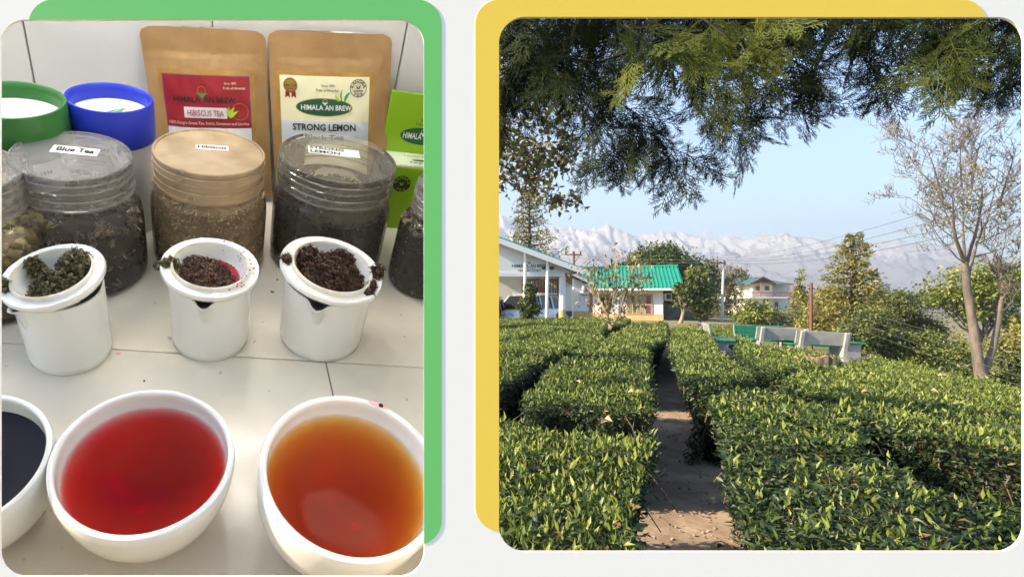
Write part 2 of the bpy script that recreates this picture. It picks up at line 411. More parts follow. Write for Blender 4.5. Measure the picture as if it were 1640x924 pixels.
M['rustpole'] = mat('rust_red_pole', (.17, .055, .04), .6)
M['wire'] = mat('wire', (.15, .145, .135), .5)
M['dark_wire'] = mat('dark_wire', (.10, .10, .11), .5)
M['porc_ins'] = mat('insulator', (.12, .05, .03), .3)
M['ac'] = mat('ac_casing', (.62, .62, .60), .5)
M['blue_bin'] = mat('blue_plastic', (.055, .11, .21), .5)
M['stone'] = mat('stone_masonry', (.16, .145, .11), .95, (.09, .08, .06), 2.2, bump=.8, bscale=4)
M['far_yellow'] = mat('pale_yellow_render', (.60, .55, .42), .85)
M['far_shaded'] = mat('shaded_render', (.50, .49, .47), .85)  # right-hand walls: the house render greyed to paint in their shade
M['teal_roof'] = mat('teal_roof', (.045, .125, .135), .6)
M['rustrail'] = mat('rust_railing', (.28, .10, .07), .7)
M['far_window'] = mat('far_window', (.06, .045, .04), .3)
M['yellow_leaf'] = flk('fallen_leaf', [(0, (.35, .20, .07)), (1, (.55, .42, .20))], .6)

# ==================================================================
# 1. THE DISPLAY WALL with its two rounded openings
# ==================================================================
H = 0.5                                  # the tasting counter lies H metres under the eye, measured square to it
YB = 0.345                                # distance of the display wall
def BP(px, py): return ((px-PX)/F*YB, EYE-(py-PY)/F*YB)
def arc(cx, cy, r, a0, a1, n=14): return [(cx+r*math.cos(R_(a0+(a1-a0)*i/n)), cy+r*math.sin(R_(a0+(a1-a0)*i/n))) for i in range(n+1)]
def rrect(x0, y0, x1, y1, r): return arc(x0+r, y0+r, r, 180, 270)+arc(x1-r, y0+r, r, 270, 360)+arc(x1-r, y1-r, r, 0, 90)+arc(x0+r, y1-r, r, 90, 180)
def sheet(name, loops, y, th, material):
    cu = bpy.data.curves.new(name, 'CURVE'); cu.dimensions = '2D'; cu.fill_mode = 'BOTH'; cu.extrude = th/2
    for lp in loops:
        sp = cu.splines.new('POLY'); sp.points.add(len(lp)-1); sp.use_cyclic_u = True
        for p, (a, b) in zip(sp.points, lp): X, Z = BP(a, b); p.co = (X, Z-EYE, 0, 1)
    o = bpy.data.objects.new(name, cu); COL.objects.link(o)
    me = bpy.data.meshes.new_from_object(o.evaluated_get(bpy.context.evaluated_depsgraph_get()))
    bpy.data.objects.remove(o); me.name = name; me.materials.clear(); me.materials.append(material)
    return link(name, me, None, Matrix.Translation((0, y+th/2, EYE)) @ RX(math.pi/2))
OP1 = (0, 32, 679, 923, 40); OP2 = (799, 28, 1641, 883, 42)
o = sheet('display_wall', [[(-420, -190), (2080, -190), (2080, 4640), (-420, 4640)], rrect(*OP1), rrect(*OP2)], YB, .0016, M['board'])
tag(o, 'off-white display wall with two round-cornered openings in it', 'wall')
gp = arc(86, 40, 40, 192, 270)+arc(667, 40, 40, 270, 360)+arc(667, 832, 40, 0, 72)+[(679, 869)]+arc(639, 72, 40, 0, -90)
o = sheet('green_board', [gp], YB-.0003, .0011, M['green_board'])
tag(o, 'flat green round-cornered board bordering the tea tasting opening', 'board')
yp = [(799, 849)]+arc(801, 810, 40, 93, 180)+arc(801, 40, 40, 180, 270)+arc(1540, 40, 40, 270, 343)+arc(841, 70, 42, 270, 180)
o = sheet('yellow_board', [yp], YB-.0003, .0011, M['yellow_board'])
tag(o, 'flat yellow round-cornered board bordering the tea garden opening', 'board')

# ==================================================================
# 2. THE TASTING COUNTER behind the first opening
# ==================================================================
YAW, PIT = R_(16.1), R_(39)
vh = Vector((-math.sin(YAW), math.cos(YAW), 0)); Zv = Vector((0, 0, 1))
Uv = Vector((math.cos(YAW), math.sin(YAW), 0)); Vv = math.cos(PIT)*vh+math.sin(PIT)*Zv; Wv = -math.sin(PIT)*vh+math.cos(PIT)*Zv
Org = Vector((0, 0, EYE))-H*Wv
DF = Matrix(((Uv.x, Vv.x, Wv.x, Org.x), (Uv.y, Vv.y, Wv.y, Org.y), (Uv.z, Vv.z, Wv.z, Org.z), (0, 0, 0, 1)))
def D(u, v, w=0, rz=0, tilt=(0, 0)): return DF @ T(u*H, v*H, w*H) @ RX(R_(tilt[0])) @ RY(R_(tilt[1])) @ RZ(R_(rz))
def ray(px, py):
    d = Vector((px-PX, F, -(py-PY))); return Vector((d.dot(Uv), d.dot(Vv), d.dot(Wv)))
def LP(px, py, w):
    d = ray(px, py); k = (w-1)/d.z; return d.x*k, d.y*k
WV0, WSL = 1.90, -.115                     # back wall: v = WV0 + WSL*u
def LW(px, py, off=0):
    """point of the wall plane (moved off towards the viewer) seen at a pixel"""
    d = ray(px, py); k = (WV0-off)/(d.y-WSL*d.x); return d.x*k, d.y*k, 1+d.z*k
WA = math.atan(WSL)
# --- wall and counter tiles (each tile a piece)
wl = empty('tiled_wall', mw=DF, kind='structure')
u1, u2, u3 = LW(45, 80)[0], LW(340, 36)[0], LW(644, 85)[0]; tw = (u3-u1)/2
g = MB(H); g.prism([(-1.5, 0), (1.15, 0), (1.15, 1.3), (-1.5, 1.3)], WV0+.012, WV0+.05)
g.v = [(x, y+WSL*x, z) for x, y, z in g.v]; g.build('grout_bed', M['grout'], wl)
ed = [u1-2*tw, u1-tw, u1, u2, u3, u3+tw]
for a, b in zip(ed, ed[1:]):
    t = MB(H); gap = .0022
    for z0, z1 in ((0.004, .62+.14), (.763+.002, 1.3)):
        t = MB(H); t.bbox(((a+b)/2, WV0+.006, (z0+z1)/2), (b-a-2*gap, .013, z1-z0), .003)
        t.v = [(x, y+WSL*x, z) for x, y, z in t.v]; t.build('tile', M['wall_tile'], wl)
ct = empty('tiled_counter', mw=DF, kind='structure')
A = lambda u: 1.0265-.1255*u
g = MB(H); g.box((-.18, .9, -.03), (2.7, 2.2, .04)); g.build('grout_bed', M['grout'], ct)
def ctile(ua, ub, k0, k1):
    t = MB(H); e = .0016
    P = [(ua+e, A(ua)+k0+e), (ub-e, A(ub)+k0+e), (ub-e, A(ub)+k1-e), (ua+e, A(ua)+k1-e)]
    c = .004; Pi = [(ua+e+c, A(ua)+k0+e+c), (ub-e-c, A(ub)+k0+e+c), (ub-e-c, A(ub)+k1-e-c), (ua+e+c, A(ua)+k1-e-c)]
    t.add([(x, y, -.012) for x, y in P]+[(x, y, -.0015) for x, y in P]+[(x, y, 0) for x, y in Pi],
          [(i, (i+1) % 4, (i+1) % 4+4, i+4) for i in range(4)]+[(i+4, (i+1) % 4+4, (i+1) % 4+8, i+8) for i in range(4)]+[(8, 9, 10, 11)])
    t.build('tile', M['floor_tile'], ct)
for ua, ub in ((-1.5, -.66), (-.66, .276), (.276, 1.15)): ctile(ua, ub, -.9, 0)
for ua, ub in ((-1.5, -.98), (-.98, .0), (.0, .98), (.98, 1.15)): ctile(ua, ub, 0, .905)
# --- alcove shell and its lit tubes
import bmesh
SIDE = [Vector((.0505, .345, 0)), Vector((.2235, 1.05, 0))]      # the alcove's right side stands along this line
sdir = (SIDE[1]-SIDE[0]).normalized(); snor = Vector((sdir.y, -sdir.x, 0))
def clip(o):
    """cut an alcove piece off at the display wall and at the right side"""
    mw = DF
    bm = bmesh.new(); bm.from_mesh(o.data); bm.transform(mw)
    for co, no in ((Vector((0, YB+.004, 0)), Vector((0, -1, 0))), (SIDE[0]-snor*.002, snor)):
        geo = bm.verts[:]+bm.edges[:]+bm.faces[:]
        r = bmesh.ops.bisect_plane(bm, geom=geo, plane_co=co, plane_no=no, clear_outer=True)
        ee = [e for e in r['geom_cut'] if isinstance(e, bmesh.types.BMEdge)]
        if ee: bmesh.ops.edgeloop_fill(bm, edges=ee)
    bm.transform(mw.inverted())
    if len(bm.faces) == 0: bm.free(); bpy.data.objects.remove(o); return
    bm.to_mesh(o.data); bm.free()
for o_ in list(wl.children)+list(ct.children): clip(o_)
def alcove_piece(name, c, d):
    q = MB(H); q.box(c, d); o_ = q.build(name, M['alcove'], None, DF); o_['kind'] = 'structure'; clip(o_)
alcove_piece('alcove_side', (-1.52, .95, .62), (.04, 2.3, 1.4))  # unseen left side, added to keep the sun off the counter
alcove_piece('alcove_ceiling', (-.33, 1.20, 1.32), (2.5, 1.8, .03))
q = MB(); th_ = .004
pl = [SIDE[0]+sdir*.008, SIDE[1]+sdir*.12]
q.add([p+snor*k*th_+Vector((0, 0, z)) for z in (EYE-.62, EYE+.75) for k in (0, 1) for p in pl], [(0, 1, 5, 4), (2, 3, 7, 6), (0, 1, 3, 2), (4, 5, 7, 6), (0, 2, 6, 4), (1, 3, 7, 5)])
q.build('alcove_side', M['alcove'])['kind'] = 'structure'
for k, (u, v, rz) in enumerate(((-.95, 1.78, 0), (-.42, 1.75, 0), (.10, 1.70, 0), (-1.15, 1.82, 90), (-.66, 1.62, 90), (.12, 1.42, 90))):
    L = empty('tube_lamp', 'lit ceiling tube over the tasting counter, %s' % ('rear left', 'rear middle', 'rear right', 'along the left side', 'front left, running front to back', 'front right, running front to back')[k], 'lamp', 'ceiling tubes over the counter', D(u, v, 1.27, rz))
    b = MB(H); b.box((0, 0, .02), (.36, .07, .03)); b.build('lamp_case', M['lamp_case'], L)
    b = MB(H); ln_ = .17 if k < 4 else .09; b.tube([(-ln_, 0, -.015), (ln_, 0, -.015)], .018, 12); b.build('tube', M['tube'], L, smooth=True)
# --- bowls of tea
def rot_about(mw, h, tilt):      # tilt a thing about its own middle
    return mw @ T(0, 0, h*H) @ RX(R_(tilt[0])) @ RY(R_(tilt[1])) @ T(0, 0, -h*H)
def bowl(px, py, R, label, tealabel, teamat, tilt=(0, 0), level=.80):
    h = R*1.15; u, v = LP(px, py, h); mw = rot_about(D(u, v, 0), h, tilt)
    b = empty('tea_bowl', label, 'bowl', 'white tea bowls', mw)
    def ro(z): return R*(.50+.50*math.sin(math.pi/2*min(1, (z/h)**.62)))
    prof = [(0, .02*R), (R*.40, .02*R), (R*.44, 0), (R*.50, 0), (R*.52, .03*R)]
    for i in range(1, 17): z = h*i/16; prof.append((ro(z) if i < 16 else R*.985, max(z, .06*R)))
    th = R*.085; z0 = .12*R
    def ri(z): return (R-th)*math.sin(math.pi/2*min(1, max(0, (z-z0)/(h*.985-z0)))**.55)
    prof += [(R*.96, h*1.012), (R-th*.85, h*1.005), (R-th, h*.985)]
    for i in range(19, 0, -1): z = z0+(h*.985-z0)*(i/20)**1.5; prof.append((ri(z), z))
    prof.append((0, z0))
    m = MB(H); m.lathe(prof, 96); m.build('bowl_body', M['porcelain'], b, smooth=50)
    zl = h*level; rl = ri(zl)
    t = MB(H); lq = [(0, z0+.008*R)]
    for i in range(1, 20):
        z = z0+(h*.985-z0)*(i/20)**1.5
        if .13*R < z < zl-.03*R: lq.append((max(.02*R, ri(z)-.008*R), z+.008*R))
    lq += [(rl-.006*R, zl+.004*R), (rl-.018*R, zl), (rl*.5, zl), (0, zl)]
    t.lathe(lq, 96)
    o = t.build('tea', teamat, None, mw, smooth=True); tag(o, tealabel, 'tea', 'brewed teas in the bowls')
    return b, mw, h
bowl(232, 731, .146, 'white bowl of clear red tea, the middle one of the front bowls', 'glossy red tea filling the middle front bowl', M['red_tea'], (2, 0))
b3, mw3, h3 = bowl(568, 752, .163, 'white bowl of orange-brown tea with a pink stain on its rim', 'glossy orange-brown tea filling the right front bowl', M['amber_tea'], (3, 5))
bowl(-70, 738, .136, 'white bowl of near-black tea cut off by the left edge', 'near-black tea filling the left front bowl', M['black_tea'], (2, -4))
# pink stain on the rim of the right bowl
st = MB(H)
def rimpt(a, q): r = .163*(.955+.035*q); return (r*math.cos(R_(a)), r*math.sin(R_(a)), h3*1.016)
st.grid(lambda x, y: rimpt(54+16*x, (y-.5)*(1.6*math.sin(math.pi*x)+.1)), 14, 3); st.build('rim_stain', M['pink'], b3)
st = MB(H); st.lathe([(0, .002), (.004, .0015), (.005, 0)], 10, (*rimpt(60, .1)[:2], h3*1.016)); st.build('rim_crumb', M['crumb'], b3)

# --- clumps of loose leaf
def flakes(n, mound, size, par=.55, tints=None):
    P, N = mound(n); Dr = unit(rnd(n)*[1, 1, .5]+N*.05); Nn = unit(N+rnd(n, par))
    L = size*rng.uniform(.5, 1.5, n); tn = rng.random(n)**1.3 if tints is None else tints(n)
    return leaves(P, Dr, Nn, L, L*rng.uniform(.35, .8, n), tn, .45, .35)
def heap(name, label, cat, group, mw, blobs, n, size, material, core, ground=0.0):
    """a pile of wet leaf: flakes over a lumpy core; blobs = (x,y,rx,ry,h)"""
    def mound(n):
        w = np.array([b[2]*b[3] for b in blobs]); k = rng.choice(len(blobs), n, p=w/w.sum()); B = np.array(blobs)[k]
        a = rng.uniform(0, 2*np.pi, n); r = np.sqrt(rng.random(n))
        bump = np.array([noise.noise((float(x)*3, float(y)*3, 1.3)) for x, y in zip(r*np.cos(a)*2, r*np.sin(a)*2+k*5)])
        rr = r*(1+.22*bump)
        x = B[:, 0]+B[:, 2]*rr*np.cos(a); y = B[:, 1]+B[:, 3]*rr*np.sin(a)
        z = ground+B[:, 4]*np.clip(1-r**2.2, 0, 1)*(1+.45*bump)
        N = unit(np.stack([r*np.cos(a)*.9, r*np.sin(a)*.9, np.ones(n)*.9], 1)); return np.stack([x, y, z], 1)*H, N
    V, Fc, tn = flakes(n, mound, size*H, .7)
    root = empty(name, label, cat, group, mw)
    link('loose_leaves', npmesh('loose_leaves', V, Fc, material, tn), root)['kind'] = 'stuff'
    c = MB(H)
    for (x, y, rx, ry, hh) in blobs:
        c.lathe([(1, -.1), (.93, .25), (.75, .55), (.45, .82), (0, .95)], 20, (0, 0, 0))
        k = 20*4+1
        c.v[-k:] = [(x+p[0]*rx*.93, y+p[1]*ry*.93, ground+p[2]*hh*.85) for p in c.v[-k:]]
    c.build('pressed_core', core, root, smooth=True)
    return root

# --- brewing cups with their lids turned over on top
def cup(px, py, R, h, tilt, spout, yaw, label, lidlabel):
    """px,py: centre of the lid in the photograph"""
    u, v = LP(px, py, h); mw = D(u, v, 0, 0)
    c = empty('brewing_cup', label, 'cup', 'white brewing cups', mw)
    rb = R*.86; hc = h*.93
    def sp(t, r, z):
        d = (math.degrees(t)-spout+180) % 360-180; k = math.exp(-(d/10)**2)*max(0, (z-hc*.86)/(hc*.14))
        return r+k*R*.24, z-k*hc*.024
    prof = [(0, .006), (rb*.90, .006), (rb*.93, 0), (rb*.97, .004), (rb*.985, .02)]
    prof += [(rb*(.985+.015*i/8), hc*(.1+.9*i/9)) for i in range(9)]+[(rb*1.0, hc*.97), (rb*.995, hc), (rb*.95, hc), (rb*.93, hc*.97), (rb*.92, hc*.5), (rb*.90, .03), (0, .02)]
    m = MB(H); m.lathe(prof, 96, fn=sp); m.build('cup_body', M['porcelain'], c, smooth=50)
    # lid: a shallow dish with a flat rim and a raised inner ring, lying tilted on the cup
    lw = mw @ T(0, 0, hc*H) @ RX(R_(tilt[0])) @ RY(R_(tilt[1])) @ T(0, 0, .006*H)
    l = empty('cup_lid', lidlabel, 'lid', 'upturned lids on the brewing cups', lw)
    pr = [(0, -.028), (R*.55, -.028), (R*.66, -.020), (R*.70, -.004), (R*.93, .004), (R*1.0, .014), (R*1.0, .020), (R*.985, .0235), (R*.955, .0225), (R*.88, .018), (R*.80, .020), (R*.775, .028), (R*.755, .029), (R*.735, .024), (R*.70, .006), (R*.60, -.010), (0, -.012)]
    m = MB(H); m.lathe(pr, 96); m.build('lid_dish', M['porcelain'], l, smooth=40)
    m = MB(H); m.lathe([(R*.800, .0215), (R*.786, .0282), (R*.775, .0298), (R*.755, .0304), (R*.735, .0262)], 96); m.build('stained_ring', M['stain'], l, smooth=True)
    return c, l, lw, R
c1 = cup(91, 447, .104, .205, (3, -11), 230, 0, 'white brewing cup with a spout, in front of the blue tea jar', 'upturned white lid holding green tea leaves, tilted to the left')
c2 = cup(337, 434, .110, .205, (3, 2), 262, 0, 'white brewing cup with a spout, in front of the hibiscus jar', 'upturned white lid holding crimson hibiscus leaves')
c3 = cup(529, 436, .128, .205, (3, 7), 248, 0, 'white brewing cup with a spout, in front of the strong lemon jar', 'upturned white lid heaped with dark brown tea leaves, tilted to the right')
heap('spent_green_tea', 'mound of wet olive green tea leaves on the left lid', 'tea leaves', 'spent leaves on the lids', c1[2],
     [(.012, -.014, .064, .044, .036), (.036, .020, .042, .050, .050), (.048, .034, .026, .034, .052)], 4200, .0095, M['spent_green'], M['core_dark'], -.010)
heap('leaf_scrap', 'small tuft of wet green leaf near the far rim of the left lid', 'tea leaves', None, c1[2], [(-.047, .042, .016, .020, .026)], 420, .009, M['spent_green'], M['core_dark'], .004)
heap('leaf_scrap', 'small tuft of wet green leaf on the left rim of the left lid', 'tea leaves', None, c1[2], [(-.090, -.022, .014, .014, .020)], 420, .008, M['spent_green'], M['core_dark'], .020)
heap('spent_hibiscus_tea', 'crimson brown mound of wet hibiscus tea on the middle lid', 'tea leaves', 'spent leaves on the lids', c2[2],
     [(-.010, -.006, .062, .062, .022), (-.030, .035, .040, .028, .020)], 4200, .0062, M['spent_red'], M['core_dark'], -.008)
heap('leaf_scrap', 'green leaf scrap hanging over the left rim of the middle lid', 'tea leaves', None, c2[2], [(-.088, .006, .022, .012, .018), (-.108, .000, .010, .010, .012)], 300, .010, M['spent_green'], M['core_dark'], .012)
heap('spent_black_tea', 'dark brown heap of wet black tea leaves on the right lid', 'tea leaves', 'spent leaves on the lids', c3[2],
     [(.000, .004, .084, .062, .040), (-.055, .045, .034, .026, .042), (.030, .050, .044, .024, .042), (.052, -.028, .032, .030, .022)], 5200, .0085, M['spent_black'], M['core_dark'], -.006)
heap('leaf_scrap', 'black leaf scrap on the right rim of the right lid', 'tea leaves', None, c3[2], [(.112, -.006, .016, .016, .024)], 300, .010, M['spent_black'], M['core_dark'], .022)
heap('leaf_scrap', 'brown crumbs on the left rim of the right lid', 'tea leaves', None, c3[2], [(-.113, .012, .013, .012, .014)], 110, .009, M['spent_black'], M['core_dark'], .020)
heap('leaf_scrap', 'brown crumbs on the front rim of the right lid', 'tea leaves', None, c3[2], [(.078, -.078, .015, .010, .010), (.093, -.050, .010, .016, .014)], 160, .008, M['spent_black'], M['core_dark'], .018)
# red juice on the middle lid, pink specks
j = MB(H); j.lathe([(0, -.0085), (.072, -.0085), (.078, -.0095)], 40); j.build('hibiscus_juice', M['wet_red'], c2[1], smooth=True)
sp_ = MB(H)
for i in range(46):
    a, r = rng.uniform(-1.2, 1.3), rng.uniform(.066, .100); r = min(r, .099)
    x, y = r*math.cos(a), r*math.sin(a); z = -.008 if r < .072 else (.0285 if r > .081 else .018)
    s = rng.uniform(.0008, .0028); sp_.lathe([(s, z), (s*.6, z+s*.8), (0, z+s)], 6, (x, y, 0))
sp_.build('hibiscus_specks', M['spent_red'] if False else M['wet_red'], c2[1])
# crumbs and drips on the counter
def spot(name, px, py, r, material, label, cat, flat=False):
    u, v = LP(px, py, 0); m = MB(H)
    m.lathe([(r, .0003), (r*.8, (.0008 if flat else r*.7)), (0, (.001 if flat else r))], 10, fn=lambda t, q, z: (q*(1+.3*math.sin(2*t+px)), z))
    tag(m.build(name, material, None, D(u, v, 0), smooth=True), label, cat)
spot('tea_crumb', 436, 468, .004, M['crumb'], 'dark crumb on the counter between the middle and right cups', 'crumb')
spot('tea_crumb', 444, 448, .003, M['crumb'], 'dark crumb on the counter beside the strong lemon jar', 'crumb')
spot('tea_drip', 408, 547, .005, M['pink'], 'pink drip on the counter, the larger one between two cups', 'drip', True)
spot('tea_drip', 395, 529, .0035, M['pink'], 'pink drip on the counter right of the middle cup', 'drip', True)
spot('tea_drip', 421, 516, .003, M['pink'], 'small pink drip nearest the right cup', 'drip', True)
spot('tea_drip', 190, 566, .005, M['pink'], 'pink smear on the counter right of the left cup', 'drip', True)
spot('tea_crumb', 231, 610, .0025, M['crumb'], 'tiny dark crumb behind the red tea bowl', 'crumb')
spot('tea_crumb', 62, 590, .0035, M['crumb'], 'dark crumb at the foot of the left cup', 'crumb')

# --- storage jars
def jar(px, py, RL, RB, h, label, lidm, bodym, sticker, contents, cont_label, fill, fsize, nfl, core, mode='flake', tints=None):
    """px,py: centre of the lid"""
    u, v = LP(px, py, h); mw = D(u, v, 0, 0)
    J = empty('storage_jar', label, 'jar', 'clear plastic tea jars', mw); b = MB(H)
    hs = h*.70; rn = RL*.93
    prof = [(0, .004), (RB*.9, .004), (RB*.96, .006), (RB*.99, .018), (RB, .035), (RB, hs*.72), (RB*.985, hs*.84), (RB*.94, hs*.93), (rn+.008, hs*.985), (rn, hs*1.0), (rn, h*.955)]
    b.lathe(prof, 72); b.build('jar_body', bodym, J, smooth=60)
    l = MB(H); z0 = h*.735
    pr = [(RL*.985, z0), (RL, z0+.003), (RL, z0+.022), (RL*.985, z0+.026), (RL*.985, z0+.034), (RL*1.0, z0+.038), (RL*.995, h-.024), (RL*.985, h-.02), (RL*.985, h-.014), (RL*1.005, h-.010), (RL*1.005, h-.002), (RL*.99, h), (RL*.965, h-.001), (RL*.955, h-.005), (RL*.5, h-.0055), (0, h-.0055)]
    l.lathe(pr, 72); lo = l.build('jar_lid', lidm, J, smooth=30)
    for zz in (z0+.010, z0+.030, z0+.052, z0+.070):
        q = MB(H); q.tube([(RL*1.004*math.cos(a_), RL*1.004*math.sin(a_), zz) for a_ in np.linspace(0, 2*math.pi, 61)], .0024, 6, False); q.build('thread_ring', lidm, lo, smooth=True)
    if sticker:
        txt, cx, cy, w_s, h_s, ang, fh, lines = sticker; ca, sa = math.cos(R_(ang)), math.sin(R_(ang))
        fn = lambda dz: (lambda x, y: (cx+ca*x-sa*y, cy+sa*x+ca*y, h-.0045+dz))
        s = MB(H); rectg(s, -w_s/2, -h_s/2, w_s/2, h_s/2, fn(0), 4, 2); so_ = s.build('label_sticker', M['paper'], lo)
        tmb = MB(H)
        for t_, x_, y_, wid in lines: put_text(tmb, t_, x_, y_, fh, fn(.0009), wid, .028)
        tmb.build('lettering', M['dark_print'], so_)
    ri = RB*.965; zf = hs*fill
    # contents: flakes against the wall and over the top, round a packed core
    n1 = int(nfl*.72); n2 = nfl-n1
    a = rng.uniform(0, 2*np.pi, n1); z = .012+(zf-.012)*rng.random(n1); q = rng.uniform(.90, 1.0, n1)
    P1 = np.stack([ri*q*np.cos(a), ri*q*np.sin(a), z], 1); N1 = np.stack([np.cos(a), np.sin(a), 0*a], 1)
    a2 = rng.uniform(0, 2*np.pi, n2); r2 = np.sqrt(rng.random(n2))*ri*.97; und = .012*np.sin(a2*2+1)+.008*np.sin(a2*5)
    P2 = np.stack([r2*np.cos(a2), r2*np.sin(a2), zf+und*r2/ri], 1); N2 = np.tile([0, 0, 1.], (n2, 1))
    P = np.concatenate([P1, P2])*H; N = np.concatenate([N1, N2]); n = len(P)
    root = empty('loose_tea', cont_label, 'loose tea', 'teas kept in the jars', mw)
    tn = (rng.random(n) if tints is None else tints(n))
    if mode == 'flake':
        L = fsize*H*rng.uniform(.5, 1.5, n); Dd = unit(np.cross(N, rnd(n)))
        V, Fc, tt = leaves(P-N*fsize*H*.3-Dd*L[:, None]*.5, Dd, unit(N+rnd(n, .45)), L, L*rng.uniform(.25, .6, n), tn, .4, .3)
    else:                                      # small round flower heads
        ico = np.array([(0, 0, 1), (.894, 0, .447), (.276, .851, .447), (-.724, .526, .447), (-.724, -.526, .447), (.276, -.851, .447), (.724, .526, -.447), (-.276, .851, -.447), (-.894, 0, -.447), (-.276, -.851, -.447), (.724, -.526, -.447), (0, 0, -1)])
        fi = np.array([(0,1,2),(0,2,3),(0,3,4),(0,4,5),(0,5,1),(1,6,2),(2,7,3),(3,8,4),(4,9,5),(5,10,1),(2,6,7),(3,7,8),(4,8,9),(5,9,10),(1,10,6),(6,11,7),(7,11,8),(8,11,9),(9,11,10),(10,11,6)])
        s_ = fsize*H*rng.uniform(.6, 1.2, n)
        V = ((P-N*fsize*H)[:, None]+ico[None]*s_[:, None, None]*rng.uniform(.75, 1.25, (n, 12, 1))).reshape(-1, 3); Fc = (np.arange(n)[:, None, None]*12+fi[None]).reshape(-1, 3); tt = np.repeat(tn, 20)
    link('tea_flakes', npmesh('tea_flakes', V, Fc, contents, tt, mode != 'flake'), root)['kind'] = 'stuff'
    c = MB(H); c.lathe([(0, .008), (ri*.90, .008), (ri*.94, .02), (ri*.94, zf-.012), (ri*.85, zf-.004), (0, zf-.004)], 40); c.build('packed_core', core, root, smooth=50)
    return J
few = lambda p: (lambda n: np.where(rng.random(n) < p, rng.uniform(.8, 1, n), rng.uniform(0, .75, n)))
jar(115, 247, .133, .150, .335, 'clear jar with a cloudy grey lid labelled Blue Tea', M['lid'], M['clear'],
    ('', .002, .030, .105, .040, -5, .022, [('Blue Tea', 0, -.0085, .084)]), M['dry_blue'], 'dark dried tea with tan petals in the jar labelled Blue Tea', .80, .030, 2300, M['core_dark'], tints=few(.16))
jar(336, 241, .143, .157, .335, 'clear jar with a brown dusty lid labelled Hibiscus', M['lid_brown'], M['clear_dusty'],
    ('', .006, .028, .085, .030, 2, .017, [('Hibiscus', 0, -.0065, .074)]), M['dry_brown'], 'fine brown hibiscus mix filling the jar labelled Hibiscus', .97, .013, 5500, M['core_brown'])
jar(543, 250, .166, .176, .335, 'clear jar of black tea with a lid labelled Strong Lemon', M['lid_clear'], M['clear'],
    ('', -.008, .036, .150, .050, -5, .017, [('STRONG', -.020, .0055, .100), ('LEMON', -.026, -.0195, .086)]), M['dry_black'], 'fine black tea in the jar labelled Strong Lemon', .86, .011, 5200, M['core_dark'], tints=few(.02))
jar(716, 297, .083, .108, .335, 'clear jar of greyish green herb cut off by the right edge of the opening', M['lid'], M['clear'], None,
    M['dry_herb'], 'dried greyish green herb in the jar at the right edge', .95, .026, 3000, M['core_dark'], tints=few(.15))
jar(-68, 270, .120, .150, .335, 'clear jar of dried yellow flower heads cut off by the left edge', M['lid'], M['clear'], None,
    M['dry_flower'], 'dried yellow flower heads in the jar at the left edge', .80, .0135, 1500, M['core_brown'], 'ball')

# --- card canisters
def canister(px, py, R, h, hl, capm, label, words, swoosh):
    u, v = LP(px, py, h); mw = D(u, v, 0); C_ = empty('card_canister', label, 'canister', 'round card tea canisters', mw)
    b = MB(H); b.lathe([(0, .002), (R*.94, .002), (R*.955, .006), (R*.955, h-hl+.01)], 72); bo = b.build('canister_body', M['white_card'], C_, smooth=60)
    z0 = h-hl
    c = MB(H); c.lathe([(R*.955, z0), (R*1.0, z0), (R*1.01, z0+.004), (R*1.0, h-.008), (R*.985, h-.001), (R*.96, h), (R*.925, h-.003), (R*.905, h-.02), (R*.90, h-.050)], 72); co = c.build('cap', capm, C_, smooth=50)
    d = MB(H); d.lathe([(R*.905, h-.042), (0, h-.042)], 72); do = d.build('cap_disc', M['white_print'], co)
    fn = lambda k: (lambda x, y: (x, y, h-.0415+k))
    if swoosh == 'leaf':
        l = MB(H); leafshape(l, -.022, -.052, R_(58), .105, .019, fn(.0003), 0, 12); l.build('leaf_emblem', M['leaf_print'], do)
        t = MB(H); put_text(t, 'HIMALAYAN BREW', .032, -.022, .005, lambda x, y: fn(.0006)((x-.032)*.53-(y+.022)*.85+.006, (x-.032)*.85+(y+.022)*.53-.006), .075); t.build('lettering', M['white_print'], do)
        for i, w_ in enumerate(('Since 1894', 'Pride of', 'Himachal')):
            t = MB(H); put_text(t, w_, .052, -.008-.011*i, .005, fn(.0003), .040-.006*i); t.build('small_print', M['dark_print'], do)
    else:
        l = MB(H); ell(l, -.005, -.045, .085, .024, fn(.0003), 40, 0, 2); l.build('oval_emblem', M['leaf_print'], do)
        t = MB(H); put_text(t, 'HIMALA', -.035, -.050, .012, fn(.0006), .048, .02); put_text(t, 'AN BREW', .032, -.050, .012, fn(.0006), .055, .02); sprig_logo(t, -.004, -.043, .011, fn(.0006)); t.build('lettering', M['white_print'], do)
        t = MB(H); put_text(t, 'Since 1894', -.01, .004, .006, fn(.0003), .045); t.build('small_print', M['dark_print'], do)
        t = MB(H); put_text(t, 'Pride of Himachal', -.01, -.010, .006, fn(.0003), .062); t.build('small_print', M['dark_print'], do)
    cyl = lambda a0, dr: (lambda x, y: ((R*.955+dr)*math.cos(a0+x/R), (R*.955+dr)*math.sin(a0+x/R), y))
    t = MB(H)
    for (txt, a0, z, hh) in words: put_text(t, txt, 0, z, hh, cyl(R_(a0), .0006), None, .01)
    if words: t.build('side_print', M['dark_print'], bo)
    return C_, mw, R
canister(175, 155, .112, .385, .108, M['blue_cap'], 'white card canister with a royal blue cap and leaf emblem', [], 'leaf')
gc = canister(14, 158, .128, .390, .118, M['green_cap'], 'white card canister with a dark green cap, at the left edge', [('SINCE 1894', -62, .235, .012), ('Pride Of Himachal', -62, .212, .012)], 'oval')
t = MB(H); ell(t, 0, .165, .055, .022, lambda x, y: ((gc[2]*.955+.0008)*math.cos(R_(-52)+x/gc[2]), (gc[2]*.955+.0008)*math.sin(R_(-52)+x/gc[2]), y), 24); t.build('side_emblem', M['pine_print'], gc[0])

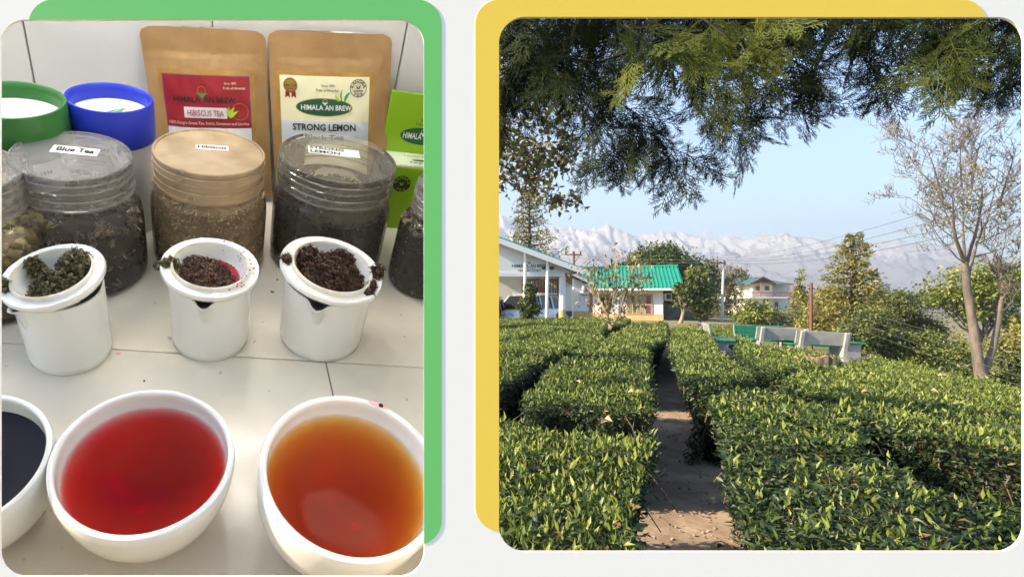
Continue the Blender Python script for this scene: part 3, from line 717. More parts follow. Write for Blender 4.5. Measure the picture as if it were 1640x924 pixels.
# --- kraft pouches leaning on the wall
def pouch(tl, tr, hgt, label, lean, seed):
    """tl,tr: top corners in the photograph; the pouch leans back on the wall"""
    Pl = Vector(LW(*tl, .03)); Pr = Vector(LW(*tr, .03)); mid = (Pl+Pr)/2; Wd = (Pr-Pl).length; ang = math.atan2(Pr.y-Pl.y, Pr.x-Pl.x); roll = math.atan2(Pr.z-Pl.z, math.hypot(Pr.x-Pl.x, Pr.y-Pl.y))
    hgt = mid.z/math.cos(R_(lean)) if hgt is None else hgt
    mw = DF @ T(mid.x*H, mid.y*H, mid.z*H) @ RZ(ang) @ RY(-roll) @ RX(R_(-lean)) @ T(0, 0, -hgt*H)
    p = empty('tea_pouch', label, 'pouch', 'kraft stand-up tea pouches', mw)
    hw = Wd/2
    def S(x, z, off=0.0, front=True):
        """pouch surface at x in [-hw,hw], z in [0,hgt]"""
        a = x/hw; b = z/hgt
        bulge = .052*max(0, 1-abs(a)**2.6)*(max(0, 1-b/.86)**.55 if b < .86 else 0)*min(1, .35+b*2.2)
        seal = .0016*math.exp(-((b-.875)/.007)**2)*(abs(a) < .9)+.0012*math.exp(-((b-.85)/.006)**2)*(abs(a) < .9)
        wr = .0042*noise.noise((x*14+seed, z*10, seed))+.0022*noise.noise((x*34, z*26+seed, 2.2))
        wr *= min(1, (1-abs(a))*6)*(1 if b < .9 else .45)
        top = .006*math.sin(a*3.1+seed)*max(0, b-.8)*4
        y = -(bulge+seal+wr)-.001+top if front else .001+top
        return (x, y-off, z)
    m = MB(H); NU, NV = 44, 60; rc = .028
    def outline(z):
        q = hgt-z; return hw-(rc-math.sqrt(max(0, rc*rc-(rc-q)**2)) if q < rc else 0)-.0025*math.exp(-((z/hgt-.925)/.005)**2)*2
    m.grid(lambda a, b: S((2*a-1)*outline(b*hgt), b*hgt), NU, NV)
    m.grid(lambda a, b: S((2*a-1)*outline(b*hgt), b*hgt, 0, False), 12, NV)
    m.build('pouch_body', M['kraft'], p, smooth=60)
    e = MB(H); e.grid(lambda a, b: (lambda q: (q[0], q[1]+.0016, q[2]+.0045*b*math.sin(math.pi*min(1, a*1.02))))(S((2*a-1)*(hw-rc), hgt)), 30, 1); e.build('foil_lining', M['foil'], p)
    return p, S, hw, hgt
p1, S1, hw1, hg1 = pouch((222, 41), (425, 51), None, 'brown kraft pouch with a red Hibiscus Tea label', 6, 1.7)
p2, S2, hw2, hg2 = pouch((428, 49), (629, 56), None, 'brown kraft pouch with a pale yellow Strong Lemon label', 6, 4.2)
def lab(S, x0, z1, k=1.0): return lambda o: (lambda x, y: S(x0+x*k, z1+y*k, o))
# red label: coordinates in photograph-like units, origin top-left of the gold border, scaled to the pouch
w1 = hw1*2*.79; k1 = w1/150.0; L1 = lab(S1, -hw1*.80, hg1*.785, k1)
g = MB(H); rectg(g, 0, -150, 150, 0, L1(.0006), 24, 20); lb = g.build('label', M['gold'], p1)
g = MB(H); rectg(g, 6, -150, 143, -7, L1(.0010), 24, 20); g.build('label_border', M['blue_edge'], lb)
g = MB(H); rectg(g, 7, -88, 142, -8, L1(.0014), 24, 14); g.build('label_field', M['red_print'], lb)
g = MB(H); rectg(g, 7, -150, 142, -88.5, L1(.0014), 24, 10); g.build('label_field', M['white_print'], lb)
g = MB(H); put_text(g, 'HIMALA', 42, -48, 8.5, L1(0.0040), 42, .02); put_text(g, 'AN BREW', 94, -48, 8.5, L1(0.0040), 50, .02); g.build('lettering', M['dark_print'], lb)
g = MB(H); sprig_logo(g, 66.5, -36, 13, L1(0.0041)); g.build('leaf_logo', M['leaf_print'], lb)
g = MB(H); bud_ring(g, 66.5, -33, 15, L1(0.0042)); g.build('logo_ring', M['gold'], lb)
g = MB(H); rectg(g, 36, -73, 104, -56, L1(.002), 12, 4); wb = g.build('name_plate', M['white_print'], lb)
g = MB(H); put_text(g, 'HIBISCUS TEA', 70, -69, 9, L1(0.0046), 58, .012); g.build('name_lettering', M['deep_red_text'], lb)
g = MB(H); put_text(g, 'Since 1894', 112, -20, 3.6, L1(0.0040), 19); g.build('small_print', M['cream_print'], lb)
g = MB(H); put_text(g, 'Pride of Himachal', 118, -27, 3.6, L1(0.0040), 34); g.build('small_print', M['cream_print'], lb)
g = MB(H); put_text(g, '100% Kangra Green Tea, Stevia, Cinnamon and Licorice', 74, -83, 4.6, L1(0.0040), 128, .004); g.build('small_print', M['cream_print'], lb)
g = MB(H); ell(g, 125, -62, 13.5, 13.5, L1(.002), 30, .94, 1); g.build('seal_ring', M['gold'], lb)
g = MB(H); leafshape(g, 108, -72, R_(62), 20, 3.4, L1(0.0046), .1); leafshape(g, 107, -70, R_(85), 17, 3.0, L1(0.0047), .1); leafshape(g, 110, -72, R_(42), 17, 3.0, L1(0.0048), .1); g.build('leaf_seal', M['lime_print'], lb)
g = MB(H); leafshape(g, 20, -100, R_(-8), 60, 5, L1(0.0040), .05); leafshape(g, 70, -104, R_(6), 50, 5, L1(0.0040), .05); g.build('leaf_print', M['lime_print'], lb)
# pale yellow label
w2 = hw2*2*.84; k2 = w2/166.0; L2 = lab(S2, -hw2*.90, hg2*.805, k2)
g = MB(H); rectg(g, 0, -190, 160, 0, L2(.0006), 24, 24); lb = g.build('label', M['gold'], p2)
g = MB(H); rectg(g, 6, -190, 153, -6, L2(.0012), 24, 24); g.build('label_field', M['cream_print'], lb)
g = MB(H); rectg(g, 6, -110, 153, -77, L2(.0017), 24, 6); g.build('name_band', M['grey_print'], lb)
g = MB(H); put_text(g, 'STRONG LEMON', 78, -91, 10.5, L2(0.0043), 106, .03); put_text(g, 'Black Tea', 78, -106, 8, L2(0.0043), 66, .02); g.build('name_lettering', M['dark_print'], lb)
g = MB(H); ell(g, 78, -54, 47, 14.5, L2(.0016), 60, 0, 9); g.build('oval_border', M['gold'], lb)
g = MB(H); ell(g, 78, -54, 45.5, 13.3, L2(.0022), 60, 0, 9); g.build('oval_emblem', M['pine_print'], lb)
g = MB(H); put_text(g, 'HIMALA', 57.5, -58, 8, L2(0.0048), 37, .02); put_text(g, 'AN BREW', 101, -58, 8, L2(0.0048), 44, .02); sprig_logo(g, 79, -47, 7, L2(0.0048)); bud_ring(g, 79, -46, 8, L2(0.0048)); g.build('lettering', M['white_print'], lb)
g = MB(H); leafshape(g, 104, -44, R_(125), 14, 3, L2(0.0045), .1); g.build('tip_leaf', M['lime_print'], lb)
g = MB(H); leafshape(g, 111, -45, R_(58), 20, 2.8, L2(0.0045), .1); leafshape(g, 107, -44, R_(88), 20, 1.6, L2(0.0045), .1); g.build('tip_leaf', M['leaf_print'], lb)
g = MB(H); put_text(g, 'Since 1894', 84, -22, 4.2, L2(0.0038), 22, .005); g.build('small_print', M['dark_print'], lb)
g = MB(H); put_text(g, 'Pride of Himachal', 83, -29, 4.2, L2(0.0038), 37, .005); g.build('small_print', M['dark_print'], lb)
g = MB(H); ell(g, 23, -21, 11.5, 11.5, L2(.0018), 30); md = g.build('medal', M['gold'], lb)
g = MB(H); put_text(g, 'HACCP', 23, -23, 4.4, L2(0.0044), 18, .015); ell(g, 23, -21, 10, 10, L2(0.0044), 30, .93, 1); put_text(g, 'CERTIFIED', 23, -27, 2.2, L2(0.0044), 13); g.build('medal_print', M['dark_print'], lb)
g = MB(H)
for dx in (-5, 5): g.add([L2(.0016)(23+dx-3, -30), L2(.0016)(23+dx+3, -30), L2(.0016)(23+dx+4, -41), L2(.0016)(23+dx, -38), L2(.0016)(23+dx-4, -41)], [(0, 1, 2, 3, 4)])
g.build('medal_ribbon', M['red_print'], lb)
g = MB(H); ell(g, 134, -23, 14, 14, L2(0.0038), 34, .94, 1); put_ring_text(g, 'KANGRA', 134, -23, 10.6, 5, L2(0.0039), 165, 15); put_ring_text(g, 'TEA', 134, -23, 10.6, 5, L2(0.0039), 238, 302, inward=True)
leafshape(g, 134, -25, R_(60), 8, 1.2, L2(0.0039)); leafshape(g, 134, -25, R_(120), 8, 1.2, L2(0.0039)); rectg(g, 126, -28, 142, -26.6, L2(0.0039), 4, 1); g.build('round_seal', M['dark_print'], lb)

# --- lime carton with its raised back panel
bl = Vector(LW(606, 218, .06)); W_b = .222
cw = .235                                                   # height of the tray
u0, v0 = LP(622, 266, cw); zt = LP(600, 218, cw)
dep = .155
vb = WV0+WSL*(bl.x+.1)-.05; vf = LP(640, 267, cw)[1]; uL = LP(600, 222, cw)[0]; dep = max(.12, min(.30, vb-vf))
vb = vf+dep
bx = empty('display_carton', 'lime green tea carton with a raised back panel, right of the pouches', 'carton', None, D(uL, vb, 0, math.degrees(WA)*.6))
zb = 1+ray(640, 145).z*((vb-WSL*0)/ray(640, 145).y)         # height of the raised panel's top
g = MB(H); g.bbox((W_b/2, -dep/2, cw/2), (W_b, dep, cw), .003); g.build('tray', M['lime_carton'], bx)
g = MB(H); rectg(g, .004, -dep+.012, W_b-.004, -.004, lambda x, y: (x, y, cw+.0006), 6, 4); tp = g.build('tray_top', M['pale_carton'], bx)
g = MB(H); rectg(g, .002, -dep+.001, W_b-.002, -dep+.012, lambda x, y: (x, y, cw+.0006), 6, 1); g.build('tray_edge', M['card_edge'], bx)
g = MB(H); g.bbox((W_b/2, -.003, (cw+zb)/2), (W_b, .006, zb-cw), .002); pn = g.build('back_panel', M['lime_carton'], bx)
pf = lambda o: (lambda x, y: (x, -.0065-o, cw+y))
ph_ = zb-cw
g = MB(H); ell(g, .135, ph_*.31, .078, ph_*.145, pf(.0004), 40); g.build('oval_emblem', M['pine_print'], pn)
g = MB(H); put_text(g, 'HIMALA', .099, ph_*.26, ph_*.10, pf(.0008), .066, .02); put_text(g, 'AN BREW', .180, ph_*.26, ph_*.10, pf(.0008), .074, .02); sprig_logo(g, .137, ph_*.36, ph_*.09, pf(.0008)); bud_ring(g, .137, ph_*.37, ph_*.1, pf(.0008)); g.build('lettering', M['white_print'], pn)
g = MB(H); put_text(g, 'Since 1894', .137, ph_*.56, ph_*.055, pf(.0004), .040); g.build('small_print', M['pine_print'], pn)
g = MB(H); put_text(g, 'Pride of Himachal', .137, ph_*.49, ph_*.055, pf(.0004), .066); g.build('small_print', M['pine_print'], pn)
g = MB(H); rectg(g, .118, ph_*.74, .178, ph_*.83, pf(.0004), 4, 1); g.build('hang_slot', M['grout'], pn)
tf = lambda x, y: (x, -dep+y, cw+.0012)
g = MB(H); put_text(g, 'Kangra Tea', .135, dep*.30, .016, tf, .09); put_text(g, 'Less is Caffeine', .10, dep*.10, .008, tf, .10); g.build('top_lettering', M['dark_print'], tp)
g = MB(H); put_text(g, 'Lemon Tea', .125, dep*.72, .013, tf, .09); g.build('top_title', M['red_print'], tp)
g = MB(H); ell(g, .145, dep*.50, .045, dep*.06, tf, 24); g.build('top_emblem', M['pine_print'], tp)
ff = lambda x, y: (x, -dep-.0008, y)
g = MB(H); ell(g, .065, cw-.060, .030, .030, ff, 30); sd = g.build('round_seal', M['dark_print'], bx)
ff2 = lambda x, y: (x, -dep-.0014, y)
g = MB(H); put_ring_text(g, 'KANGRA', .065, cw-.060, .0235, .010, ff2, 165, 15); put_ring_text(g, 'TEA', .065, cw-.060, .0235, .010, ff2, 238, 302, inward=True); leafshape(g, .065, cw-.066, R_(60), .016, .003, ff2); leafshape(g, .065, cw-.066, R_(120), .016, .003, ff2); g.build('seal_print', M['lime_carton'], sd)

# ==================================================================
# 3. THE TEA GARDEN beyond the second opening
# ==================================================================
PD = Vector((.451, .892)).normalized()                          # direction of the path
P0 = Vector((2.0, 3.62))
def st_(x, y): dx, dy = x-P0.x, y-P0.y; return dx*PD.y-dy*PD.x, dx*PD.x+dy*PD.y
def sm(a, b, x): t = min(1, max(0, (x-a)/(b-a))); return t*t*(3-2*t)
def edge_s(t): return 5.0 if t < 8.6 else max(3.9, 5.0-.19*(t-8.6)) if t < 15 else 3.9+.25*(t-15)   # right-hand edge of the field
def ground(x, y):
    s, t = st_(x, y)
    z = .0055*min(35, max(0, t-9))
    if s > .6: z -= .15*(min(s, edge_s(t))-.6)*(1-sm(18, 45, t)*.75)
    e = s-edge_s(t)-.5
    if e > 0: z -= min(3.2, .36*e)
    d = math.hypot(x, y)
    z -= sm(70, 160, d)*5
    z += .025*noise.noise((x*.7, y*.7, 0))*min(1, d/6)
    return z
def G(px, d, z=None, h=0.0):
    """the ground point in a pixel column at distance d"""
    x = (px-PX)/F*d; return Vector((x, d, (ground(x, d) if z is None else z)+h))
def Q(px, py, d): return Vector(((px-PX)/F*d, d, EYE-(py-PY)/F*d))
def HP(px, py, h):
    """where the sight line of a pixel meets the terrain raised by h"""
    a, b = (px-PX)/F, -(py-PY)/F; y = 1.0
    while y < 200:
        if EYE+b*y < ground(a*y, y)+h: break
        y *= 1.01
    lo, hi = y/1.01, y
    for _ in range(20):
        m = (lo+hi)/2
        if EYE+b*m < ground(a*m, m)+h: hi = m
        else: lo = m
    return Vector((a*hi, hi, ground(a*hi, hi)+h))
# --- ground, out to the horizon
def warp(t, n, a): return a*((1+t)**n-1)
g = MB(); ys = [-6+.0]+[0.4*i-2 for i in range(1, 60)]+[22+1.6*i for i in range(40)]+[90+warp(i/30, 7, 45) for i in range(31)]
nx = 90
for y in ys:
    wd = 14+abs(y)*1.5
    for i in range(nx+1): x = -wd*.5+(i/nx)*wd*1.9-4; g.v.append((x, y, ground(x, y)))
for j in range(len(ys)-1):
    for i in range(nx): a = j*(nx+1)+i; g.f.append((a, a+1, a+nx+2, a+nx+1))
M['grass'] = mat('rough_grass', (.13, .135, .045), .95, (.30, .22, .10), .12, .40, .62, bump=.6, bscale=2, detail=8)
go = g.build('ground', M['soil'], smooth=80); go['kind'] = 'structure'; go.data.materials.append(M['grass'])
for p_ in go.data.polygons:
    q_ = st_(p_.center.x, p_.center.y)
    if q_[0] > edge_s(q_[1])+.6 or q_[1] > 26 or p_.center.y > 32: p_.material_index = 1
# --- path
g = MB(); n = 220; wob = lambda t: .05*math.sin(t*.6)+.03*math.sin(t*1.7+1)
for i in range(n+1):
    t = -3+34*(i/n)**1.4
    for j in range(9):
        s = (-.52+1.04*j/8+(.11*noise.noise((t*3.1, j*5., 0)) if j in (0, 8) else 0))*(1-.25*sm(4, 18, t)); xy = P0+PD*t+Vector((PD.y, -PD.x))*(s+wob(t)*.5)
        g.v.append((xy.x, xy.y, ground(xy.x, xy.y)+.004+.035*(abs(j-4)/4)**2*0+.022*noise.noise((xy.x*3, xy.y*3, 5))+.014*noise.noise((xy.x*11, xy.y*11, 2))+(.012 if 0 < j < 8 else -.01)))
for i in range(n):
    for j in range(8): a = i*9+j; g.f.append((a, a+1, a+10, a+9))
g.build('path', M['path'], smooth=80)['kind'] = 'structure'
# leaf litter on the path
n = 1500; t_ = -1.5+rng.random(n)**1.6*16; s_ = rng.choice([-1, 1], n)*rng.beta(2.2, 1.5, n)*.54
P = np.array([[P0.x+PD.x*t+PD.y*s, P0.y+PD.y*t-PD.x*s, 0] for t, s in zip(t_, s_)]); P[:, 2] = [ground(x, y)+.022 for x, y, _ in P]
L = rng.uniform(.015, .06, n)
V, Fc, tn = leaves(P, rnd(n)*[1, 1, .12], np.array([0, 0, 1])+rnd(n, .25), L, L*.5, rng.random(n))
o = link('leaf_litter', npmesh('leaf_litter', V, Fc, M['litter'], tn)); tag(o, 'dry brown leaf litter along the edges of the path', 'leaf litter', kind='stuff')
# stones and clods on the path
g = MB()
for i in range(520):
    t = -1.5+rng.random()**1.4*12; s = rng.normal(0, .24); x = P0.x+PD.x*t+PD.y*s; y = P0.y+PD.y*t-PD.x*s; r = rng.uniform(.004, .017)
    b0 = len(g.v); g.lathe([(r, -r*.2), (r*.8, r*.45), (0, r*.7)], 6, (x, y, ground(x, y)+.018))
tag(g.build('clods', M['path'], smooth=60), 'small clods and stones scattered on the earth path', 'clods', kind='stuff')

n = 1500; t_ = -1.5+rng.random(n)**1.5*20; s_ = rng.choice([-1, 1], n)*rng.normal(.50, .06, n)
P = np.array([[P0.x+PD.x*t+PD.y*s, P0.y+PD.y*t-PD.x*s, 0] for t, s in zip(t_, s_)]); P[:, 2] = [ground(x, y)+.01 for x, y, _ in P]
cl_ = np.array([noise.noise((float(x)*1.6, float(y)*1.6, 9.)) for x, y, _ in P]) > .05; P = P[cl_]; n = len(P); L = rng.uniform(.02, .07, n)
V, Fc, tn = leaves(P, rnd(n)*[1, 1, .3]+[0, 0, .7], rnd(n), L, L*.3, rng.uniform(.1, .7, n))
tag(link('weeds', npmesh('weeds', V, Fc, M['tea'], tn)), 'low green weeds along the foot of the hedges beside the path', 'weeds', kind='stuff')
# --- tea hedges: outlines of their clipped tops, traced and set down on the terrain
leafproto = []
def inside(poly, x, y):
    r = False; j = len(poly)-1
    for i in range(len(poly)):
        xi, yi = poly[i]; xj, yj = poly[j]
        if (yi > y) != (yj > y) and x < (xj-xi)*(y-yi)/(yj-yi)+xi: r = not r
        j = i
    return r
def hedge(pix, label, h=.78, near=0, young=.22, raw=None, bright=0.0, dens=1.0):
    poly = [HP(a, b, h) for a, b in pix] if raw is None else [Vector((x, y, ground(x, y)+h)) for x, y in raw]
    p2 = [(p.x, p.y) for p in poly]; ctr = sum(poly, Vector())/len(poly)
    base = Vector((ctr.x, ctr.y, ground(ctr.x, ctr.y)))
    root = empty('tea_hedge', label, 'hedge', 'clipped tea hedges', T(*base))
    area2 = sum(p2[i-1][0]*p2[i][1]-p2[i][0]*p2[i-1][1] for i in range(len(p2)))
    if area2 < 0: poly.reverse(); p2.reverse()
    # woody core
    n = len(poly); ins = .06
    nrm = []
    for i in range(n):
        e = (Vector(p2[i])-Vector(p2[i-1])).normalized()+(Vector(p2[(i+1) % n])-Vector(p2[i])).normalized()
        e = e.normalized() if e.length > 1e-6 else Vector((1, 0)); nrm.append(Vector((e.y, -e.x)))
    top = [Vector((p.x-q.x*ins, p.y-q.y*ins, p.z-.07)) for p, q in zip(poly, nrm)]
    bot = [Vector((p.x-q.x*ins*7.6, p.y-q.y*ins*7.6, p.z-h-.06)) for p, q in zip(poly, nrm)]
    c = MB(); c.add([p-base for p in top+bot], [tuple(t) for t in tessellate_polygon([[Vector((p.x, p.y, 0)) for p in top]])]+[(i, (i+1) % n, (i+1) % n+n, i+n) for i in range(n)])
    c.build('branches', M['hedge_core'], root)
    # leaf points on the top
    x0, x1 = min(a for a, b in p2), max(a for a, b in p2); y0, y1 = min(b for a, b in p2), max(b for a, b in p2)
    pts = []; nn = []; kind = []
    gx, gy = np.linspace(x0, x1, max(2, int((x1-x0)/.4)+2)), np.linspace(y0, y1, max(2, int((y1-y0)/.4)+2))
    GZ = np.array([[ground(float(X), float(Y)) for Y in gy] for X in gx])
    def gzs(X, Y):
        fx = (X-x0)/(x1-x0)*(len(gx)-1); fy = (Y-y0)/(y1-y0)*(len(gy)-1); i = np.clip(fx.astype(int), 0, len(gx)-2); j = np.clip(fy.astype(int), 0, len(gy)-2); u, v = fx-i, fy-j
        return GZ[i, j]*(1-u)*(1-v)+GZ[i+1, j]*u*(1-v)+GZ[i, j+1]*(1-u)*v+GZ[i+1, j+1]*u*v
    Lmin = .034+.0016*max(1.2, y0); m0 = int((x1-x0)*(y1-y0)*dens*1.9/(.24*Lmin*Lmin)); X = rng.uniform(x0, x1, m0); Y = rng.uniform(y0, y1, m0)
    keep = rng.random(m0) < (Lmin/(.034+.0016*np.maximum(1.2, np.hypot(X, Y)/1.12)))**2; X, Y = X[keep], Y[keep]; ins_ = np.zeros(len(X), bool)
    for i in range(n):
        (xi, yi), (xj, yj) = p2[i], p2[i-1]
        if yi != yj: ins_ ^= ((yi > Y) != (yj > Y)) & (X < (xj-xi)*(Y-yi)/(yj-yi)+xi)
    X, Y = X[ins_], Y[ins_]; topP = np.stack([X, Y, gzs(X, Y)+h], 1)
    for i in range(n):
        a, b = poly[i-1], poly[i]; el = (b-a).length; e = (b-a).normalized(); on = Vector((e.y, -e.x, 0))
        mid = (a+b)/2
        if on.dot(Vector((-mid.x, -mid.y, 0)).normalized()) < -.35: continue        # a side turned away from the path
        dist = max(1.2, math.hypot(mid.x, mid.y)); Lq = .036+.0018*dist; m = int(dens*2.3*el*h/(.24*Lq*Lq))
        for _ in range(m):
            q = a.lerp(b, rng.random()); dz = h*rng.random()**1.15*.97; oo = -.035+(rng.normal(0, .03)+.02*noise.noise((q.x*3, q.y*3, dz*4)))-.26*dz/h
            pts.append((q.x+on.x*oo, q.y+on.y*oo, q.z-dz)); nn.append((on.x, on.y, .45)); kind.append(1+dz/h)
    P = np.concatenate([topP, np.array(pts).reshape(-1, 3)]); N = np.concatenate([np.tile([0, 0, 1.], (len(topP), 1)), np.array(nn, float).reshape(-1, 3)]); K = np.concatenate([np.zeros(len(topP)), np.array(kind)]); m = len(P)
    if m == 0: return root
    dist = np.maximum(1.2, np.hypot(P[:, 0], P[:, 1])); L = (.036+.0017*dist)*rng.uniform(.5, 1.15, m)*np.where(rng.random(m) < .12, 1.5, 1)
    und = np.array([noise.noise((float(x)*2.3, float(y)*2.3, 3.)) for x, y in P[:, :2]])
    topk = K == 0
    P[:, 2] += np.where(topk, .085*und+rng.normal(0, .016, m)*(1+.04*dist), 0)
    D_ = np.where(topk[:, None], rnd(m, 1)*[1, 1, .45]+[0, 0, .35], N*.6+rnd(m, .8)+[0, 0, -.1]); Nn = unit(N+rnd(m, .55))
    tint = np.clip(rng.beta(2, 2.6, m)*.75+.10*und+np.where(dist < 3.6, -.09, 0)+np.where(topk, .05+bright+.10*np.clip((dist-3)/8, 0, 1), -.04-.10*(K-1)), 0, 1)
    sh_ = topk & (rng.random(m) < young+.14*und)
    D_[sh_] = rnd(int(sh_.sum()), .38)+[0, 0, 1]; tint = np.minimum(tint, .93); tint[sh_] = rng.uniform(.66, .94, int(sh_.sum())); tint[(rng.random(m) < .022) & ~sh_] = 1.0; Nn[sh_] = rnd(int(sh_.sum()), 1)
    P[sh_, 2] += L[sh_]*.30; Wd = L*rng.uniform(.27, .54, m)*np.where(sh_, .75, 1)
    P -= np.array(base)
    if near:
        key = dist-np.where(topk, 0, .4)+rng.random(m)*.8; order = np.argsort(key)[:near]; msk = np.ones(m, bool); msk[order] = False
        if not leafproto:
            for q in range(5):
                V, Fc, tn = leaves(np.zeros((1, 3)), np.array([[1., 0, 0]]), np.array([[0, 0, 1.]]), 1.0, .44, np.array([.12+.2*q]), .16+.05*(q % 3), .12+.08*(q % 2))
                # a finer blade: pointed, arched and folded
                st = [0, .18, .42, .68, .88, 1]; wv = [.02, .15, .21, .17, .07, 0]; VV = []; FF = []
                for a, w in zip(st, wv):
                    zz = -.22*a*a+.03; VV += [(a, -w, zz+w*.35), (a, 0, zz), (a, w, zz+w*.35)]
                for i in range(5): k = i*3; FF += [(k, k+3, k+4, k+1), (k+1, k+4, k+5, k+2)]
                leafproto.append(npmesh('leaf', np.array(VV, float), np.array(FF), M['tea'], np.full(len(FF), .10+.19*q), True))
        for i in order:
            d = Vector(D_[i]).normalized(); nq = Vector(Nn[i]); sx = nq.cross(d).normalized(); nq = d.cross(sx)
            l = float(L[i])*1.3; mm = Matrix(((d.x*l, sx.x*l, nq.x*l, P[i][0]), (d.y*l, sx.y*l, nq.y*l, P[i][1]), (d.z*l, sx.z*l, nq.z*l, P[i][2]), (0, 0, 0, 1)))
            link('leaf', leafproto[min(4, int(tint[i]*5))], root, mm)
        P, D_, Nn, L, Wd, tint = P[msk], D_[msk], Nn[msk], L[msk], Wd[msk], tint[msk]
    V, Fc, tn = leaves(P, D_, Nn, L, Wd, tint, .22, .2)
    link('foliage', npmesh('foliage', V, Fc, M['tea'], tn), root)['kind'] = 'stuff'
    # bare twigs showing in the sides and top
    tw = MB(); nt_ = int(min(300, 60*(x1-x0+y1-y0)))
    if dist.min() < 7:
        for _ in range(nt_):
            i = rng.integers(0, len(P)); q = Vector(P[i]); r = .0035*rng.uniform(.6, 1.3); dd = Vector((rng.normal(0, .5), rng.normal(0, .5), 1)).normalized(); ll = rng.uniform(.08, .22)
            tw.tube([q-dd*ll, q-dd*ll*.4+Vector((rng.normal(0, .01), rng.normal(0, .01), 0)), q+dd*.02], [r, r*.9, r*.6], 4, False)
        link('twigs', tw.mesh('twigs', M['twig'], 60), root)['kind'] = 'stuff'
    return root
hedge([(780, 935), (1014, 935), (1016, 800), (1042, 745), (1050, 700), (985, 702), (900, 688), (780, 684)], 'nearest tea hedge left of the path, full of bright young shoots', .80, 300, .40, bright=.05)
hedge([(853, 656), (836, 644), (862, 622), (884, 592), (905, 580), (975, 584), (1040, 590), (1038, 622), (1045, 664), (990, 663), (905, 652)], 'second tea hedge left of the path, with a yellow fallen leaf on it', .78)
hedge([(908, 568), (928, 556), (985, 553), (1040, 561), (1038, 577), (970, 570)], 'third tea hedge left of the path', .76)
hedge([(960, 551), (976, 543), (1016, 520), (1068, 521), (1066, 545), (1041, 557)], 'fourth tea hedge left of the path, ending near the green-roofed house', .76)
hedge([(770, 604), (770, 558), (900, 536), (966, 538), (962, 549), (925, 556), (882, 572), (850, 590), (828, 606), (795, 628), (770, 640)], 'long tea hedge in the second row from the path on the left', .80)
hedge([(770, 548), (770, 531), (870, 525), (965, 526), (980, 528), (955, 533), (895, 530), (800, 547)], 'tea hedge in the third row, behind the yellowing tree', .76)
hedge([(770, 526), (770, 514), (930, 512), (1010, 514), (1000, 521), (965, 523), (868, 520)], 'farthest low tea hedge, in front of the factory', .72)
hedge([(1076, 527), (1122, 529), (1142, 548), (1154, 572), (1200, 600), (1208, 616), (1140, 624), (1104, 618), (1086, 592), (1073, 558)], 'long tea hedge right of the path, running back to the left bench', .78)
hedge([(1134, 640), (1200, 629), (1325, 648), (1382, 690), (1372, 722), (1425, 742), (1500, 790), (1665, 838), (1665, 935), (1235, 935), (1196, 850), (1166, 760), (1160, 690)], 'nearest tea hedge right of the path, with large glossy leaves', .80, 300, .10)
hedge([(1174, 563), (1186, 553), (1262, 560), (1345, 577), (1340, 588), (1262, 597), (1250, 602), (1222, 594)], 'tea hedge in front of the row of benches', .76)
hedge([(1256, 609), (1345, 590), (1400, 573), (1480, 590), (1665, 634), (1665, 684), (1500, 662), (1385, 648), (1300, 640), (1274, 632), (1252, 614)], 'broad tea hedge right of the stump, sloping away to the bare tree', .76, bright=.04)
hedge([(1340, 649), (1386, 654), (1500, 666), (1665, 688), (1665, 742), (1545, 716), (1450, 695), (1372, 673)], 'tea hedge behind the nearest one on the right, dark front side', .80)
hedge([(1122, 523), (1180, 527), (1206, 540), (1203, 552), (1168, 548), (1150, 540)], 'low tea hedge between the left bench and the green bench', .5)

# --- fallen leaves lying on the hedges
for i, (px, py, txt) in enumerate([(1016, 634, 'large pale yellow fallen leaf on the second left hedge'), (930, 618, 'curled tan fallen leaf on the left part of the second left hedge'), (968, 680, 'brown fallen leaf at the back of the nearest left hedge'), (1390, 632, 'tan fallen leaf lying on the broad sloping hedge'), (1400, 603, 'brown fallen leaf near the middle of the broad sloping hedge'), (1490, 630, 'long brown fallen leaf on the right part of the broad sloping hedge'), (1585, 672, 'brown fallen leaf at the right edge of the tea field'), (1258, 574, 'pale fallen leaf on the hedge in front of the benches'), (1270, 576, 'second pale fallen leaf on the hedge in front of the benches, right of the other'), (1510, 604, 'pale fallen leaf on the hedge near the foot of the bare tree')]):
    p = HP(px, py, .83); l = .055+.006*p.y; V, Fc, tn = leaves(np.zeros((1, 3)), np.array([[math.cos(i*2.1), math.sin(i*2.1), .15]]), np.array([[.2, -.5, .8]]), l, l*.6, np.array([rng.random()]), .3, .3)
    V[:, 2] += .03; V, Fc, tn = np.concatenate([V, V*[-.6, .8, .9]+[0, 0, .01]]), np.concatenate([Fc, Fc+5]), np.concatenate([tn, tn])
    tag(link('fallen_leaf', npmesh('fallen_leaf', V, Fc, M['yellow_leaf'], tn), None, T(*p)), txt, 'leaf', 'fallen leaves on the hedges')

